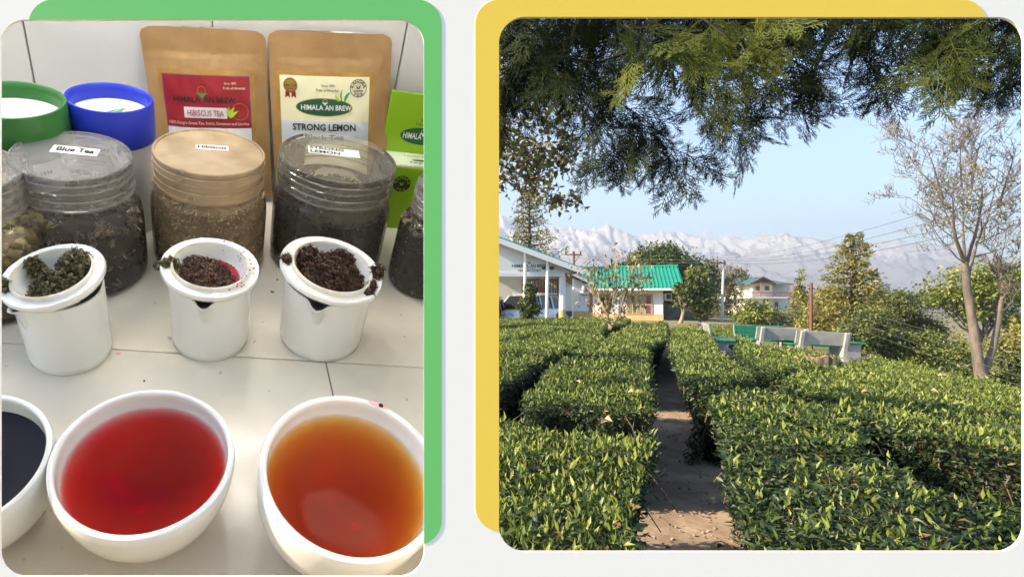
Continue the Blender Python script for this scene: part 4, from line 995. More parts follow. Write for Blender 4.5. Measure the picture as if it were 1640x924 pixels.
# ------------------------------------------------------------------ trees
def clumps(spec, leaf, n, asp=.5, tintf=None, up=.3, hang=0.0, spread=.5):
    """spec rows: centre xyz, radii xyz, number of clumps, clump radius -> leaf arrays"""
    Ps, Ns, Tt = [], [], []
    for (cx, cy, cz, rx, ry, rz, k, cr) in spec:
        u = unit(rnd(k)); rr = rng.uniform(.15, 1, (k, 1))**.45*rng.uniform(.8, 1.24, (k, 1))
        lump = np.array([1+.28*noise.noise((float(a[0])*1.7+cx, float(a[1])*1.7, float(a[2])*1.7+cz)) for a in u])[:, None]
        C = u*rr*lump*[rx, ry, rz]+[cx, cy, cz]
        m = n; q = rng.normal(0, 1, (k, m, 3))*cr*spread*rng.uniform(.6, 1.3, (k, 1, 1))*[1, 1, .7]
        Ps.append((C[:, None]+q).reshape(-1, 3)); Ns.append(np.repeat(u, m, 0)); Tt.append(np.repeat(rng.normal(0, .14, k), m)+np.repeat(u[:, 2], m)*.10)
    P = np.concatenate(Ps); N = unit(np.concatenate(Ns)*.6+rnd(len(P), .6)+[0, 0, up]); m = len(P)
    Dd = rnd(m)+[0, 0, -hang]; L = leaf*rng.uniform(.6, 1.4, m); t = np.clip(.45+np.concatenate(Tt)+rng.normal(0, .14, m), 0, 1)
    return leaves(P, Dd, N, L, L*asp, t, .2, .2)
def limbs(mb, base, top, r, targets, n=6):
    """a trunk with limbs bending out to the targets"""
    base, top = Vector(base), Vector(top); pts = [base.lerp(top, i/5)+Vector((rng.normal(0, r*.5), rng.normal(0, r*.5), 0))*(i not in (0,)) for i in range(6)]
    mb.tube(pts, [r*1.25 if i == 0 else r*(1-.55*i/5) for i in range(6)], 9)
    for q in targets:
        q = Vector(q); k = rng.uniform(.35, .9); i = min(4, int(k*5)); a = pts[i].lerp(pts[i+1], k*5-i)
        m = a.lerp(q, .5)+Vector((0, 0, -(q-a).length*.08)); mb.tube([a, m, q], [r*.45, r*.3, r*.08], n, False)
def tree(name, label, cat, px, d, spec, leaf, n, material, trunk=None, bark='bark', group=None, asp=.5, hang=0, spread=.62, rtr=.12, up=.3):
    """spec rows in photograph pixels: (px, py, radius x, radius y, clumps, clump radius px), all near distance d"""
    k = d/F; b = G(px, d); root = empty(name, label, cat, group, T(*b)); S = []
    for (a, c, rx, ry, nc, cr) in spec:
        q = Q(a, c, d)-b; S.append((q.x, q.y+rng.normal(0, .15)*rx*k, q.z, rx*k, rx*k*.9, ry*k, nc, cr*k))
    mb = MB(); topc = max(S, key=lambda r: r[2]); tp = (topc[0]*.6, topc[1], topc[2]) if trunk is None else tuple(Q(trunk[0], trunk[1], d)-b)
    tg = []
    for r in S:
        for _ in range(5): u = Vector(rnd(1)[0]).normalized(); tg.append((r[0]+u.x*r[3]*.8, r[1]+u.y*r[4]*.8, r[2]+u.z*r[5]*.8))
    limbs(mb, (0, 0, -.1), tp, rtr, tg); mb.build('trunk', M[bark], root, smooth=60)
    V, Fc, t = clumps(S, leaf*k, n, asp, hang=hang, spread=spread, up=up); link('crown', npmesh('crown', V, Fc, material, t), root)['kind'] = 'stuff'
    return root
LM = lambda name, a, b, c, tr=.25: leafmat(name, [(0, a), (.5, b), (1, c)], .5, tr)
M['l_dark'] = LM('dark_green_foliage', (.018, .038, .012), (.075, .105, .022), (.22, .23, .05))
M['l_mid'] = LM('mid_green_foliage', (.03, .05, .014), (.11, .135, .03), (.27, .27, .07))
M['l_bright'] = LM('yellow_green_foliage', (.06, .09, .015), (.20, .23, .04), (.40, .38, .08))
M['l_gold'] = LM('yellowing_foliage', (.07, .075, .02), (.24, .225, .05), (.44, .36, .09))
M['l_brown'] = LM('brownish_foliage', (.06, .055, .022), (.17, .145, .05), (.32, .26, .10))
M['l_autumn'] = LM('autumn_foliage', (.09, .08, .03), (.27, .205, .06), (.37, .19, .07), .3)
M['l_cedar'] = leafmat('cedar_sprays', [(0, (.006, .011, .004)), (.32, (.018, .027, .007)), (.62, (.066, .084, .014)), (1, (.17, .19, .025))], .6, .12, .15)
M['l_olive'] = LM('olive_leaves', (.05, .06, .015), (.17, .165, .04), (.42, .29, .07), .35)
tree('broad_tree', 'large dense round tree rising behind the green-roofed house', 'tree', 1062, 54,
     [(1050, 430, 42, 30, 75, 13), (1020, 438, 34, 24, 45, 13), (1082, 428, 34, 26, 55, 13), (1060, 412, 36, 16, 36, 11), (1120, 452, 26, 34, 60, 13), (1105, 474, 34, 36, 75, 14), (1080, 490, 26, 26, 30, 12)], 5.2, 55, M['l_dark'], asp=.55, rtr=.35)
tree('small_tree', 'small leafy tree with a pale trunk beside the green-roofed house', 'tree', 1089, 37,
     [(1100, 480, 15, 15, 20, 8), (1124, 470, 14, 18, 22, 8), (1112, 448, 12, 15, 16, 7), (1090, 466, 10, 11, 11, 6), (1130, 498, 12, 12, 12, 6)], 6.0, 40, M['l_mid'], (1094, 470), 'pale_bark', rtr=.12)
tree('bare_brown_tree', 'thin brownish tree left of the far yellow building', 'tree', 1160, 60,
     [(1168, 446, 18, 20, 26, 9), (1150, 470, 16, 26, 26, 9), (1186, 438, 11, 10, 9, 7), (1172, 480, 16, 26, 24, 9), (1165, 500, 26, 16, 20, 8)], 3.6, 34, M['l_brown'], rtr=.2, spread=.7)
tree('green_bush', 'fresh yellow-green bush below the far yellow building', 'bush', 1205, 34,
     [(1204, 506, 22, 16, 40, 7), (1188, 514, 16, 12, 20, 7), (1224, 500, 12, 14, 16, 6), (1200, 488, 9, 10, 9, 5)], 4.6, 30, M['l_bright'], rtr=.06)
tree('olive_bush', 'dull olive bush in front of the far building, behind the green bench', 'bush', 1252, 38,
     [(1250, 514, 26, 14, 26, 7), (1278, 506, 15, 20, 20, 7), (1240, 500, 9, 12, 7, 5), (1235, 520, 18, 10, 14, 6)], 4.2, 18, M['l_mid'], rtr=.06, spread=.75)
tree('slim_tree', 'slim yellowing tree left of the rust-red pole', 'tree', 1281, 42,
     [(1282, 452, 6, 16, 12, 5), (1284, 478, 11, 18, 18, 6), (1282, 500, 18, 20, 24, 7)], 4.0, 34, M['l_gold'], rtr=.06)
tree('orange_bush', 'yellow and orange tinted bushes behind the row of benches', 'bush', 1325, 30,
     [(1318, 506, 22, 26, 52, 8), (1342, 498, 22, 28, 52, 8), (1300, 522, 16, 20, 28, 8), (1330, 476, 16, 16, 20, 7), (1310, 540, 20, 14, 22, 8), (1350, 532, 22, 20, 34, 8)], 4.6, 42, M['l_gold'], rtr=.06)
tree('dark_bush', 'dark green bush right behind the end of the benches', 'bush', 1388, 24,
     [(1376, 540, 26, 26, 50, 9), (1404, 536, 26, 30, 50, 9), (1392, 512, 24, 22, 36, 9), (1430, 548, 24, 22, 36, 9)], 5.2, 44, M['l_mid'], rtr=.06)
tree('broad_bush', 'broad olive green bush between the conifer and the valley', 'bush', 1450, 32,
     [(1420, 500, 26, 24, 44, 9), (1452, 512, 28, 26, 50, 9), (1480, 532, 26, 24, 44, 9), (1436, 478, 18, 14, 20, 7)], 4.6, 40, M['l_mid'], rtr=.08)
tree('green_thicket', 'green thicket on the slope left of the bare tree', 'bush', 1490, 24,
     [(1470, 566, 30, 20, 46, 9), (1505, 572, 30, 20, 46, 9), (1535, 578, 26, 20, 38, 9), (1460, 542, 24, 16, 28, 8), (1515, 552, 24, 14, 24, 8), (1440, 572, 20, 12, 20, 8)], 5.0, 44, M['l_bright'], rtr=.06)
tree('low_thicket', 'dim green undergrowth behind the foot of the bare tree', 'bush', 1600, 19,
     [(1560, 600, 26, 14, 30, 10), (1600, 600, 30, 18, 36, 10), (1640, 606, 30, 20, 36, 10), (1620, 580, 24, 12, 20, 9)], 6.5, 40, M['l_mid'], rtr=.05)
tree('leafy_tree', 'spreading yellow-green tree behind the bare tree', 'tree', 1560, 27,
     [(1540, 452, 34, 22, 40, 10), (1590, 440, 36, 24, 44, 10), (1520, 470, 28, 16, 26, 9), (1570, 478, 40, 20, 44, 10), (1625, 462, 30, 30, 40, 10), (1545, 500, 26, 14, 20, 9), (1610, 508, 36, 20, 34, 10), (1500, 480, 18, 10, 12, 8)], 5.6, 24, M['l_bright'], rtr=.14, spread=.85)
tree('golden_bush', 'bright golden bush at the right edge below the leafy tree', 'bush', 1625, 25,
     [(1620, 556, 24, 18, 36, 9), (1645, 544, 24, 24, 36, 9), (1606, 576, 18, 10, 16, 8)], 5.6, 40, M['l_gold'], rtr=.05)
tree('background_thicket', 'hazy mixed woodland across the valley', 'wood', 1420, 75,
     [(1400, 478, 40, 14, 50, 8), (1460, 482, 50, 16, 60, 8), (1530, 480, 50, 14, 55, 8), (1225, 500, 50, 14, 40, 8), (1320, 486, 50, 20, 60, 8), (1610, 482, 60, 16, 60, 8), (1180, 494, 40, 20, 40, 8), (1120, 500, 40, 16, 36, 8)], 3.4, 34, M['l_mid'], rtr=.1)
def conifer(label, px, pytop, pybase, d, wpx, material, nb, leaf, nl, bark='dark_bark', lean=0, taper=1.0, dens=1.0):
    k = d/F; b = G(px, d); H0 = Q(px, pytop, d).z-b.z; zb = Q(px, pybase, d).z-b.z
    root = empty('conifer', label, 'tree', None, T(*b)); mb = MB(); mb.tube([(0, 0, -.2), (lean*.5, 0, H0*.5), (lean, 0, H0)], [wpx*k*.045, wpx*k*.03, wpx*k*.004], 8)
    P, Dd, N, Tt = [], [], [], []
    for i in range(nb):
        f = (i+rng.random())/nb; z = zb+(H0-zb)*f; a = i*2.4+rng.normal(0, .3); R = wpx*k*.5*(1-f)**taper*rng.uniform(.55, 1.12)+.05*wpx*k
        dr = Vector((math.cos(a), math.sin(a), 0)); s0 = Vector((lean*z/H0, 0, z)); e = s0+dr*R+Vector((0, 0, R*rng.uniform(.0, .45)))
        mid = s0.lerp(e, .55)+Vector((0, 0, -.10*R)); mb.tube([s0, mid, e], [wpx*k*.012, wpx*k*.006, wpx*k*.002], 4, False)
        for _ in range(int(nl*dens*(.35+(1-f)))):
            t = rng.random()**.6; q = s0.lerp(mid, t*2) if t < .5 else mid.lerp(e, t*2-1); w = R*.20*(1.1-.5*t)
            P.append((q.x+rng.normal(0, w), q.y+rng.normal(0, w), q.z+rng.normal(0, w*.55))); Dd.append((dr.x, dr.y, rng.normal(.1, .7))); N.append((0, 0, 1)); Tt.append(np.clip(rng.normal(.5, .2), 0, 1))
    mb.build('trunk', M[bark], root, smooth=60); m = len(P); L = leaf*k*rng.uniform(.6, 1.5, m)
    V, Fc, t = leaves(np.array(P), np.array(Dd)+rnd(m, .6), np.array(N)+rnd(m, .6), L, L*.36, np.array(Tt)); link('crown', npmesh('crown', V, Fc, material, t), root)['kind'] = 'stuff'
conifer('loose tall conifer with bare gaps rising behind the factory roof', 848, 292, 430, 46, 96, M['l_brown'], 74, 5.0, 48, taper=.8)
conifer('tall yellow-green conifer right of the rust-red pole', 1366, 376, 545, 28, 112, M['l_gold'], 96, 5.6, 84, taper=.7)
# upright dark shrub in front of the white car, and the yellowing sapling
tree('shrub', 'dark upright shrub standing in front of the white car', 'bush', 847, 23,
     [(847, 498, 11, 12, 24, 5), (848, 482, 9, 12, 20, 5), (849, 464, 6, 10, 12, 4), (838, 492, 6, 8, 8, 4), (857, 494, 7, 9, 9, 4)], 4.4, 46, M['l_dark'], rtr=.04, up=.6)
r_ = G(976, 16.5); b = r_; root = empty('young_tree', 'young tree with yellow and brown autumn leaves before the house', 'tree', None, T(*b)); mb = MB(); P, Dd = [], []
def W(px, py, dy=0.0): return Q(px, py, 16.5+dy)-b
for pts, rr in [([(977, 548), (976, 520), (972, 495), (980, 470)], .055), ([(975, 530), (990, 505), (1000, 480), (1012, 440), (1022, 410)], .04), ([(973, 505), (960, 480), (955, 455), (950, 420)], .035), ([(980, 500), (984, 470), (985, 440), (990, 405)], .03), ([(976, 515), (955, 500), (940, 478)], .02), ([(990, 505), (1010, 490), (1028, 470)], .02), ([(985, 470), (1000, 450), (1030, 425)], .018), ([(955, 455), (940, 440), (928, 425)], .015), ([(972, 495), (968, 460), (970, 425)], .02), ([(1000, 480), (1020, 455), (1040, 440)], .015)]:
    q = [W(a, c, rng.normal(0, .25)*(i > 0)) for i, (a, c) in enumerate(pts)]; mb.tube(q, [rr*(1-.7*i/(len(q)-1)) for i in range(len(q))], 6)
    for i in range(len(q)-1):
        for _ in range(40 if i else 12):
            t = rng.random(); p = q[i].lerp(q[i+1], t); 
            if pts[i][1]+(pts[i+1][1]-pts[i][1])*t > 505: continue
            P.append(tuple(p+Vector(rnd(1, .16)[0]))); Dd.append((rng.normal(0, .5), rng.normal(0, .5), -1))
mb.build('trunk', M['pale_bark'], root, smooth=60); m = len(P); L = rng.uniform(.07, .19, m)
V, Fc, t = leaves(np.array(P), np.array(Dd)+rnd(m, .4), rnd(m), L, L*.5, np.clip(rng.normal(.5, .25, m), 0, 1)); link('crown', npmesh('crown', V, Fc, M['l_autumn'], t), root)['kind'] = 'stuff'

# --- the tall bare tree on the right
def branch(mb, p, d, L, r, lvl, tips, curl=.18):
    n = 5; pts = [p]; q = p.copy(); dd = d.normalized()
    for i in range(n):
        dd = (dd+Vector(rnd(1, curl*.5)[0])+Vector((0, 0, .06))).normalized(); q = q+dd*(L/n); pts.append(q.copy())
    mb.tube(pts, [r*(1-.72*i/n) for i in range(n+1)], 7 if r > .03 else 4 if r > .012 else 3, False); tips.append((pts[-1], r))
    if lvl == 0: return
    for i in range(2, n+1):
        for _ in range(2 if lvl > 1 else 2):
            if rng.random() < .68:
                ax = Vector(rnd(1)[0]).normalized(); nd = (dd*.75+ax.cross(dd).normalized()*.75+Vector((0, 0, .12))).normalized(); f_ = rng.uniform(.38, .62)
                branch(mb, pts[i], nd, L*f_, max(.0075, r*(1-.72*i/n)*.62), lvl-1, tips, curl*1.15)
dB = 15.0; b = G(1573, dB); root = empty('bare_tree', 'tall almost leafless tree with a forked trunk at the field edge', 'tree', None, T(*b)); mb = MB(); tips = []
def W(px, py, dy=0.0): return Q(px, py, dB+dy)-b
main = [((1574, 614), (1566, 575), (1560, 530), (1550, 470), (1545, 420)), ((1574, 600), (1590, 560), (1600, 510), (1604, 480))]
mb.tube([W(*q) for q in main[0]]+[], [.155, .115, .10, .088, .075], 10); mb.tube([W(*q) for q in main[1]], [.085, .075, .065, .05], 9)
for s0, e0, r in [((1545, 420), (1500, 290), .075), ((1546, 430), (1556, 250), .07), ((1550, 450), (1600, 330), .075), ((1545, 420), (1538, 280), .055), ((1500, 300), (1418, 214), .035), ((1520, 355), (1425, 312), .035), ((1543, 420), (1450, 388), .03), ((1512, 320), (1470, 215), .035), ((1540, 300), (1520, 200), .03), ((1556, 290), (1565, 190), .035), ((1575, 385), (1590, 250), .04), ((1600, 330), (1640, 230), .045), ((1604, 480), (1650, 400), .05), ((1604, 480), (1596, 400), .045), ((1600, 500), (1655, 470), .03), ((1585, 370), (1650, 330), .03), ((1604, 470), (1630, 360), .04), ((1555, 310), (1600, 215), .03), ((1530, 380), (1480, 260), .03)]:
    a, e = W(*s0), W(e0[0], e0[1], rng.normal(0, .8)); branch(mb, a, e-a, (e-a).length*.74, r*.68, 3, tips)
mb.build('trunk', M['bark'], root, smooth=70)
P = []; 
for (q, r) in tips:
    if r < .012 and rng.random() < .06:
        for _ in range(3): P.append(tuple(q+Vector(rnd(1, .06)[0])))
for (px, py, n_) in ((1566, 290, 130), (1490, 300, 60), (1545, 330, 60), (1530, 250, 40), (1610, 300, 80), (1560, 320, 60)):
    for _ in range(n_): P.append(tuple(W(px+rng.normal(0, 11), py+rng.normal(0, 13), rng.normal(0, .3))))
m = len(P); L = rng.uniform(.04, .10, m); V, Fc, t = leaves(np.array(P), rnd(m)-[0, 0, .6], rnd(m), L, L*.55, rng.random(m)); link('crown', npmesh('crown', V, Fc, M['l_olive'], t), root)['kind'] = 'stuff'

# --- overhanging cedar: sprays of fine flat twigs on drooping boughs
def spray(n1=15):
    """one flat fan of cedar twiglets, unit length along x, as ribbons with a little thickness"""
    V, Fc = [], []
    def rib(p, q, w):
        p, q = Vector(p), Vector(q); d = (q-p).normalized(); s = Vector((-d.y, d.x, 0))*w; u = Vector((0, 0, w*.8)); k = len(V)
        V.extend([p+s, p-s, p+u, q+s*.6, q-s*.6, q+u*.6]); Fc.extend([(k, k+3, k+5), (k, k+5, k+2), (k+2, k+5, k+4), (k+2, k+4, k+1)])
    def fan(p, a, L, lvl):
        m = max(3, int(5+L*5)); x = Vector(p)
        for i in range(m):
            a2 = a+random.gauss(0, .10); y = x+Vector((math.cos(a2), math.sin(a2), random.gauss(0, .10)-.05))*(L/m); rib(x, y, .0092 if lvl else .0075)
            if lvl and i > 0:
                for sg in (-1, 1):
                    if random.random() < .85: fan(y, a2+sg*random.uniform(.5, .85), L*random.uniform(.30, .5)*(1-.45*i/m), lvl-1)
            x = y
    fan((0, 0, 0), 0, 1.0, 2); return np.array([tuple(v) for v in V]), np.array(Fc)
SP = [spray() for _ in range(5)]
cr = empty('cedar_tree', 'dark cedar whose feathery boughs hang over the top of the view', 'tree', None, T(5.0, 1.9, ground(5.0, 1.9)))
cb = Vector((5.0, 1.9, ground(5.0, 1.9))); mb = MB(); VS, FS, TS = [], [], []; off = 0
trunk = [cb+Vector((0, 0, z))+Vector((.05*z, .1*z, 0)) for z in (-.1, 1.5, 3, 4.5, 6)]
mb.tube([p-cb for p in trunk], [.24, .20, .17, .13, .08], 10)
def add_spray(p, d, size, tint):
    global off
    V, Fc = SP[rng.integers(0, 5)]; d = Vector(d).normalized(); n = (Vector(rnd(1)[0])*.9+Vector((0, -.6, .5))).normalized(); s = n.cross(d).normalized(); n = d.cross(s)
    A_ = np.array([[d.x, d.y, d.z], [s.x, s.y, s.z], [n.x, n.y, n.z]])*size; VS.append(V @ A_+np.array(p)-np.array(cb)); FS.append(Fc+off); off += len(V); TS.append(np.clip(tint+rng.normal(0, .07, len(Fc)), 0, 1))
def bough(pts, r, nsp, size, tint, d0):
    """pts in the photograph (px,py,distance); sprays hang along it"""
    q = [Q(a, c, d) for a, c, d in pts]; k = len(q)-1
    mb.tube([p-cb for p in q], [r*(1-.8*i/k) for i in range(k+1)], 6)
    for _ in range(nsp):
        t = rng.random()*k; i = min(k-1, int(t)); p = q[i].lerp(q[i+1], t-i); ax = (q[i+1]-q[i]).normalized()
        d = ax*.5+Vector(rnd(1, .55)[0])+Vector((0, 0, -.35)); add_spray(p+Vector(rnd(1, .03)[0]), d, size*rng.uniform(.6, 1.25), tint+rng.normal(0, .08))
B_ = [  # hanging boughs: points (px, py, distance), spray count, spray size in pixels, tint (sunlit or shaded look, put into the colour)
    ([(1330, -60, 2.6), (1100, 20, 2.5), (960, 70, 2.4), (830, 60, 2.4)], 70, 70, .25),
    ([(1300, -40, 2.4), (1080, 60, 2.3), (960, 100, 2.3), (880, 90, 2.3)], 70, 75, .30),
    ([(900, 30, 2.6), (940, 110, 2.5), (985, 160, 2.4), (1030, 190, 2.4), (1070, 225, 2.4), (1092, 268, 2.4)], 80, 62, .22),
    ([(860, 40, 2.7), (900, 120, 2.6), (950, 180, 2.6), (985, 230, 2.6), (978, 262, 2.6)], 80, 62, .26),
    ([(1080, 60, 2.3), (1120, 120, 2.2), (1150, 170, 2.2), (1190, 215, 2.2)], 64, 62, .28),
    ([(1130, 40, 2.2), (1200, 110, 2.1), (1250, 145, 2.1), (1288, 160, 2.1)], 64, 60, .24),
    ([(1190, 20, 2.2), (1240, 70, 2.2), (1285, 110, 2.2), (1300, 125, 2.2)], 50, 60, .30),
    ([(1000, 40, 1.9), (1040, 70, 1.85), (1080, 95, 1.8)], 26, 76, .66),
    ([(1120, 25, 1.9), (1170, 65, 1.85), (1195, 100, 1.8)], 26, 76, .70),
    ([(1200, 10, 1.9), (1230, 40, 1.85), (1260, 55, 1.8)], 18, 70, .60),
    ([(1700, -40, 2.4), (1560, 10, 2.3), (1450, 40, 2.2), (1360, 60, 2.2)], 74, 66, .28),
    ([(1680, 0, 2.1), (1560, 60, 2.0), (1480, 80, 2.0), (1440, 105, 2.0)], 60, 60, .26),
    ([(1690, 60, 2.2), (1620, 110, 2.1), (1606, 130, 2.1), (1630, 160, 2.1)], 44, 52, .16),
    ([(1700, 20, 2.0), (1640, 60, 2.0), (1560, 100, 2.0), (1520, 112, 2.0)], 60, 60, .20),
    ([(1620, 10, 1.8), (1540, 50, 1.75), (1500, 80, 1.7)], 28, 76, .58),
    ([(1420, 0, 2.2), (1400, 40, 2.2), (1375, 70, 2.2)], 30, 56, .42),
    ([(1500, -20, 2.6), (1300, -10, 2.6), (1100, 10, 2.6), (900, 20, 2.6), (800, 40, 2.6)], 110, 80, .15),
    ([(1000, 0, 2.8), (880, 60, 2.8), (820, 120, 2.8), (800, 200, 2.8)], 80, 70, .18),
]
for pts, nsp, size, tint in B_: bough(pts, .010 if pts[0][1] < 0 else .0045, int(nsp*.95), size*pts[1][2]/F, tint, 0)
# thick crown above the frame, mostly unseen, added to shade the boughs
for _ in range(420):
    p = Q(rng.uniform(780, 1700), rng.uniform(-190, 48)-12, rng.uniform(1.9, 3.3)); add_spray(p, rnd(1)[0]+[0, 0, -.4], rng.uniform(.16, .30), .18+rng.normal(0, .07))
for e in ((1330, -60, 2.6), (1700, -40, 2.4), (1300, -40, 2.4), (1500, -20, 2.6), (1700, 20, 2.0)):
    q = Q(*e); a = trunk[2].lerp(trunk[4], rng.random()); m_ = a.lerp(q, .5)+Vector((0, 0, .25)); mb.tube([a-cb, m_-cb, q-cb], [.06, .04, .016], 7)
mb.build('trunk', M['dark_bark'], cr, smooth=60)
link('sprays', npmesh('sprays', np.concatenate(VS), np.concatenate(FS), M['l_cedar'], np.concatenate(TS)), cr)['kind'] = 'stuff'
# --- leafy bough reaching in from the left (its tree stands behind the display wall)
b = Vector((.2, 5.2, ground(.2, 5.2))); root = empty('broadleaf_tree', 'tree at the left whose thin boughs carry small olive and brown leaves', 'tree', None, T(*b)); mb = MB(); P = []; tips = []
mb.tube([(0, 0, -.1), (.05, 0, 1.2), (.15, .1, 2.3), (.2, .2, 3.6)], [.12, .10, .09, .05], 9)
for pts, nl in [([(770, 250), (810, 268), (850, 290), (885, 318), (922, 324)], 150), ([(770, 180), (820, 210), (860, 235), (900, 250), (915, 262)], 170), ([(770, 150), (830, 165), (870, 190), (905, 215), (912, 240)], 190), ([(770, 290), (800, 285), (830, 300), (838, 318)], 30), ([(770, 120), (820, 130), (880, 150), (910, 175)], 170), ([(800, 205), (830, 240), (850, 265), (870, 290)], 90), ([(770, 222), (810, 232), (845, 250), (880, 268)], 110), ([(780, 80), (830, 100), (880, 130)], 120)]:
    q = [Q(a, c, 5.0+rng.normal(0, .15))-b for a, c in pts]; a0 = Vector((.15, .1, 2.0+.4*rng.random())); mb.tube([a0]+q, [.02]+[.014*(1-.75*i/(len(q)-1)) for i in range(len(q))], 5)
    for _ in range(int(nl*1.9)):
        t = rng.random()*(len(q)-1); i = min(len(q)-2, int(t)); p = q[i].lerp(q[i+1], t-i)+Vector(rnd(1, .065)[0]); P.append(tuple(p))
        if rng.random() < .5: mb.tube([q[i].lerp(q[i+1], t-i), p], [.003, .0015], 3, False)
mb.build('trunk', M['bark'], root, smooth=60); m = len(P); L = rng.uniform(.03, .085, m)
V, Fc, t = leaves(np.array(P), rnd(m)-[0, 0, .8], rnd(m), L, L*.55, np.clip(rng.beta(1.6, 2.2, m), 0, 1)); link('crown', npmesh('crown', V, Fc, M['l_olive'], t), root)['kind'] = 'stuff'

# ------------------------------------------------------------------ the factory with its porch
def frame_at(px, py0, d): return lambda a, c, dd=0.0: Q(a, c, d+dd)
def wallbox(mb, x0, y0, x1, y1, d, th):
    """a wall piece seen as the pixel box x0..x1, y0..y1 at distance d, th thick (away from the viewer)"""
    a, b = Q(x0, y0, d), Q(x1, y1, d); mb.bbox(((a.x+b.x)/2, d+th/2, (a.z+b.z)/2), (b.x-a.x, th, a.z-b.z), .006)
def quadprism(mb, pts, th):
    """quad or polygon (front points as vectors) given thickness downwards"""
    n = len(pts); P = [Vector(p) for p in pts]; mb.add(P+[p-Vector((0, 0, th)) for p in P], [tuple(range(n)), tuple(range(n, 2*n))[::-1]]+[(i, (i+1) % n, (i+1) % n+n, i+n) for i in range(n)])
dF = 29.0; fb = empty('factory_building', 'white tea factory with a gabled porch and lettering over the door', 'building', None, T(0, 0, 0)); 
def part(name, m, fill, parent=None):
    mb = MB(); fill(mb); return mb.build(name, M[m], parent or fb)
part('wall', 'white_paint', lambda b: (wallbox(b, 640, 436, 836, 520, dF+4, .25), wallbox(b, 896, 440, 920, 520, dF+4, .25), wallbox(b, 836, 436, 897, 447, dF+4, .25)))
part('wall', 'white_paint', lambda b: b.prism([tuple(Q(p, q, dF+1.5).xz) for p, q in ((919, 446), (950, 461), (950, 520), (919, 520))], dF+1.5, dF+1.75))
part('plinth', 'ochre', lambda b: wallbox(b, 918.5, 498, 950.5, 522, dF+1.45, .06))
part('plinth', 'ochre', lambda b: wallbox(b, 895.5, 500, 919, 522, dF+3.94, .05))
# gable panel with its lettering
dG = dF-3.4
gpn = part('gable_panel', 'white_paint', lambda b: b.prism([tuple(Q(p, q, dG).xz) for p, q in ((640, 437), (640, 330), (790, 378), (850, 399), (915, 437))], dG, dG+.12))
sf = lambda o: (lambda x, y: tuple(Q(x, -y, dG-o)))
def sign(name, m, fill, par): mb = MB(); fill(mb); return mb.build(name, M[m], par)
sign('lettering', 'sign_green', lambda b: (put_text(b, 'HIMALA', 833, -428, 4.4, sf(.01), 27, .03), put_text(b, 'AN BREW', 863, -428, 4.4, sf(.01), 28, .03)), gpn)
sign('lettering', 'sign_green', lambda b: put_text(b, 'TEA FACTORY', 848, -435.4, 3.8, sf(.01), 38, .02), gpn)
sign('lettering', 'sign_green', lambda b: put_text(b, 'A HIMALAYAN TEA', 848, -430.5, 1.5, sf(.01), 20, .01), gpn)
sign('leaf_logo', 'sign_green', lambda b: (sprig_logo(b, 847.5, -421, 4.4, sf(.012)), bud_ring(b, 847.5, -421, 4.4, sf(.014))), gpn)
part('tube_light', 'bar', lambda b: wallbox(b, 869, 427, 887, 431, dG-.12, .1))
part('beam', 'white_paint', lambda b: wallbox(b, 640, 436.5, 905, 443, dF-3.45, .35))
col = part('column', 'white_paint', lambda b: b.tube([Q(900.5, 443, dF-3.25), Q(900.5, 496, dF-3.25)], .15, 16))
part('column_base', 'ochre', lambda b: b.tube([Q(900.5, 496, dF-3.25), Q(900.5, 530, dF-3.25)], .158, 16))
# doorway with its barred screen
part('doorway', 'dark', lambda b: wallbox(b, 836, 447, 896, 520, dF+4.2, .05))
part('door_frame', 'grille', lambda b: (wallbox(b, 837, 447, 893, 449.4, dF+3.9, .1), wallbox(b, 838, 459, 893, 461, dF+3.9, .1), wallbox(b, 891, 447, 893.4, 520, dF+3.88, .1), wallbox(b, 837, 447, 839, 520, dF+3.88, .1), wallbox(b, 862, 461, 876, 468, dF+3.9, .08), wallbox(b, 874, 461, 876, 520, dF+3.88, .1), wallbox(b, 876, 478, 893, 480, dF+3.9, .08)))
for i in range(22):
    x = 840+i*2.4; part('grille_bar', 'fascia', lambda b: b.tube([Q(x, 449.4, dF+3.86), Q(x, 459 if x < 876 else 520, dF+3.86)], .014, 5))
part('name_plate', 'sign_green', lambda b: wallbox(b, 893.5, 461.5, 897, 464.5, dF+3.9, .04))
# roofs: front porch and the lower roof behind it
def slope(name, m, a0, a1, d0, d1, th, par=None):
    """roof sheet whose front edge runs a0->a1 (pixels) at d0 and which runs straight back to d1"""
    f0, f1 = Q(*a0, d0), Q(*a1, d0); mb = MB(); quadprism(mb, [f0, f1, f1+Vector((0, d1-d0, 0)), f0+Vector((0, d1-d0, 0))], th); return mb.build(name, M[m], par or fb)
rf = slope('porch_roof', 'green_roof', (690, 338), (945, 433), dF-4, dF+5, .05)
slope('porch_soffit', 'grey_soffit', (690, 339.8), (944, 434.8), dF-3.9, dF+4.9, .03)
mb = MB(); f0, f1 = Q(690, 340.5, dF-4.03), Q(945, 434.5, dF-4.03); mb.add([f0, f1, f1-Vector((0, 0, .25)), f0-Vector((0, 0, .25))]+[p+Vector((0, .04, 0)) for p in (f0, f1, f1-Vector((0, 0, .25)), f0-Vector((0, 0, .25)))], [(0, 1, 2, 3), (4, 7, 6, 5), (0, 4, 5, 1), (1, 5, 6, 2), (2, 6, 7, 3), (3, 7, 4, 0)]); mb.build('porch_fascia', M['fascia'], fb)
slope('rear_roof', 'green_roof', (760, 361), (950, 451), dF+.9, dF+10, .06)
slope('rear_soffit', 'grey_soffit', (760, 363), (949, 453), dF+.95, dF+9.9, .03)
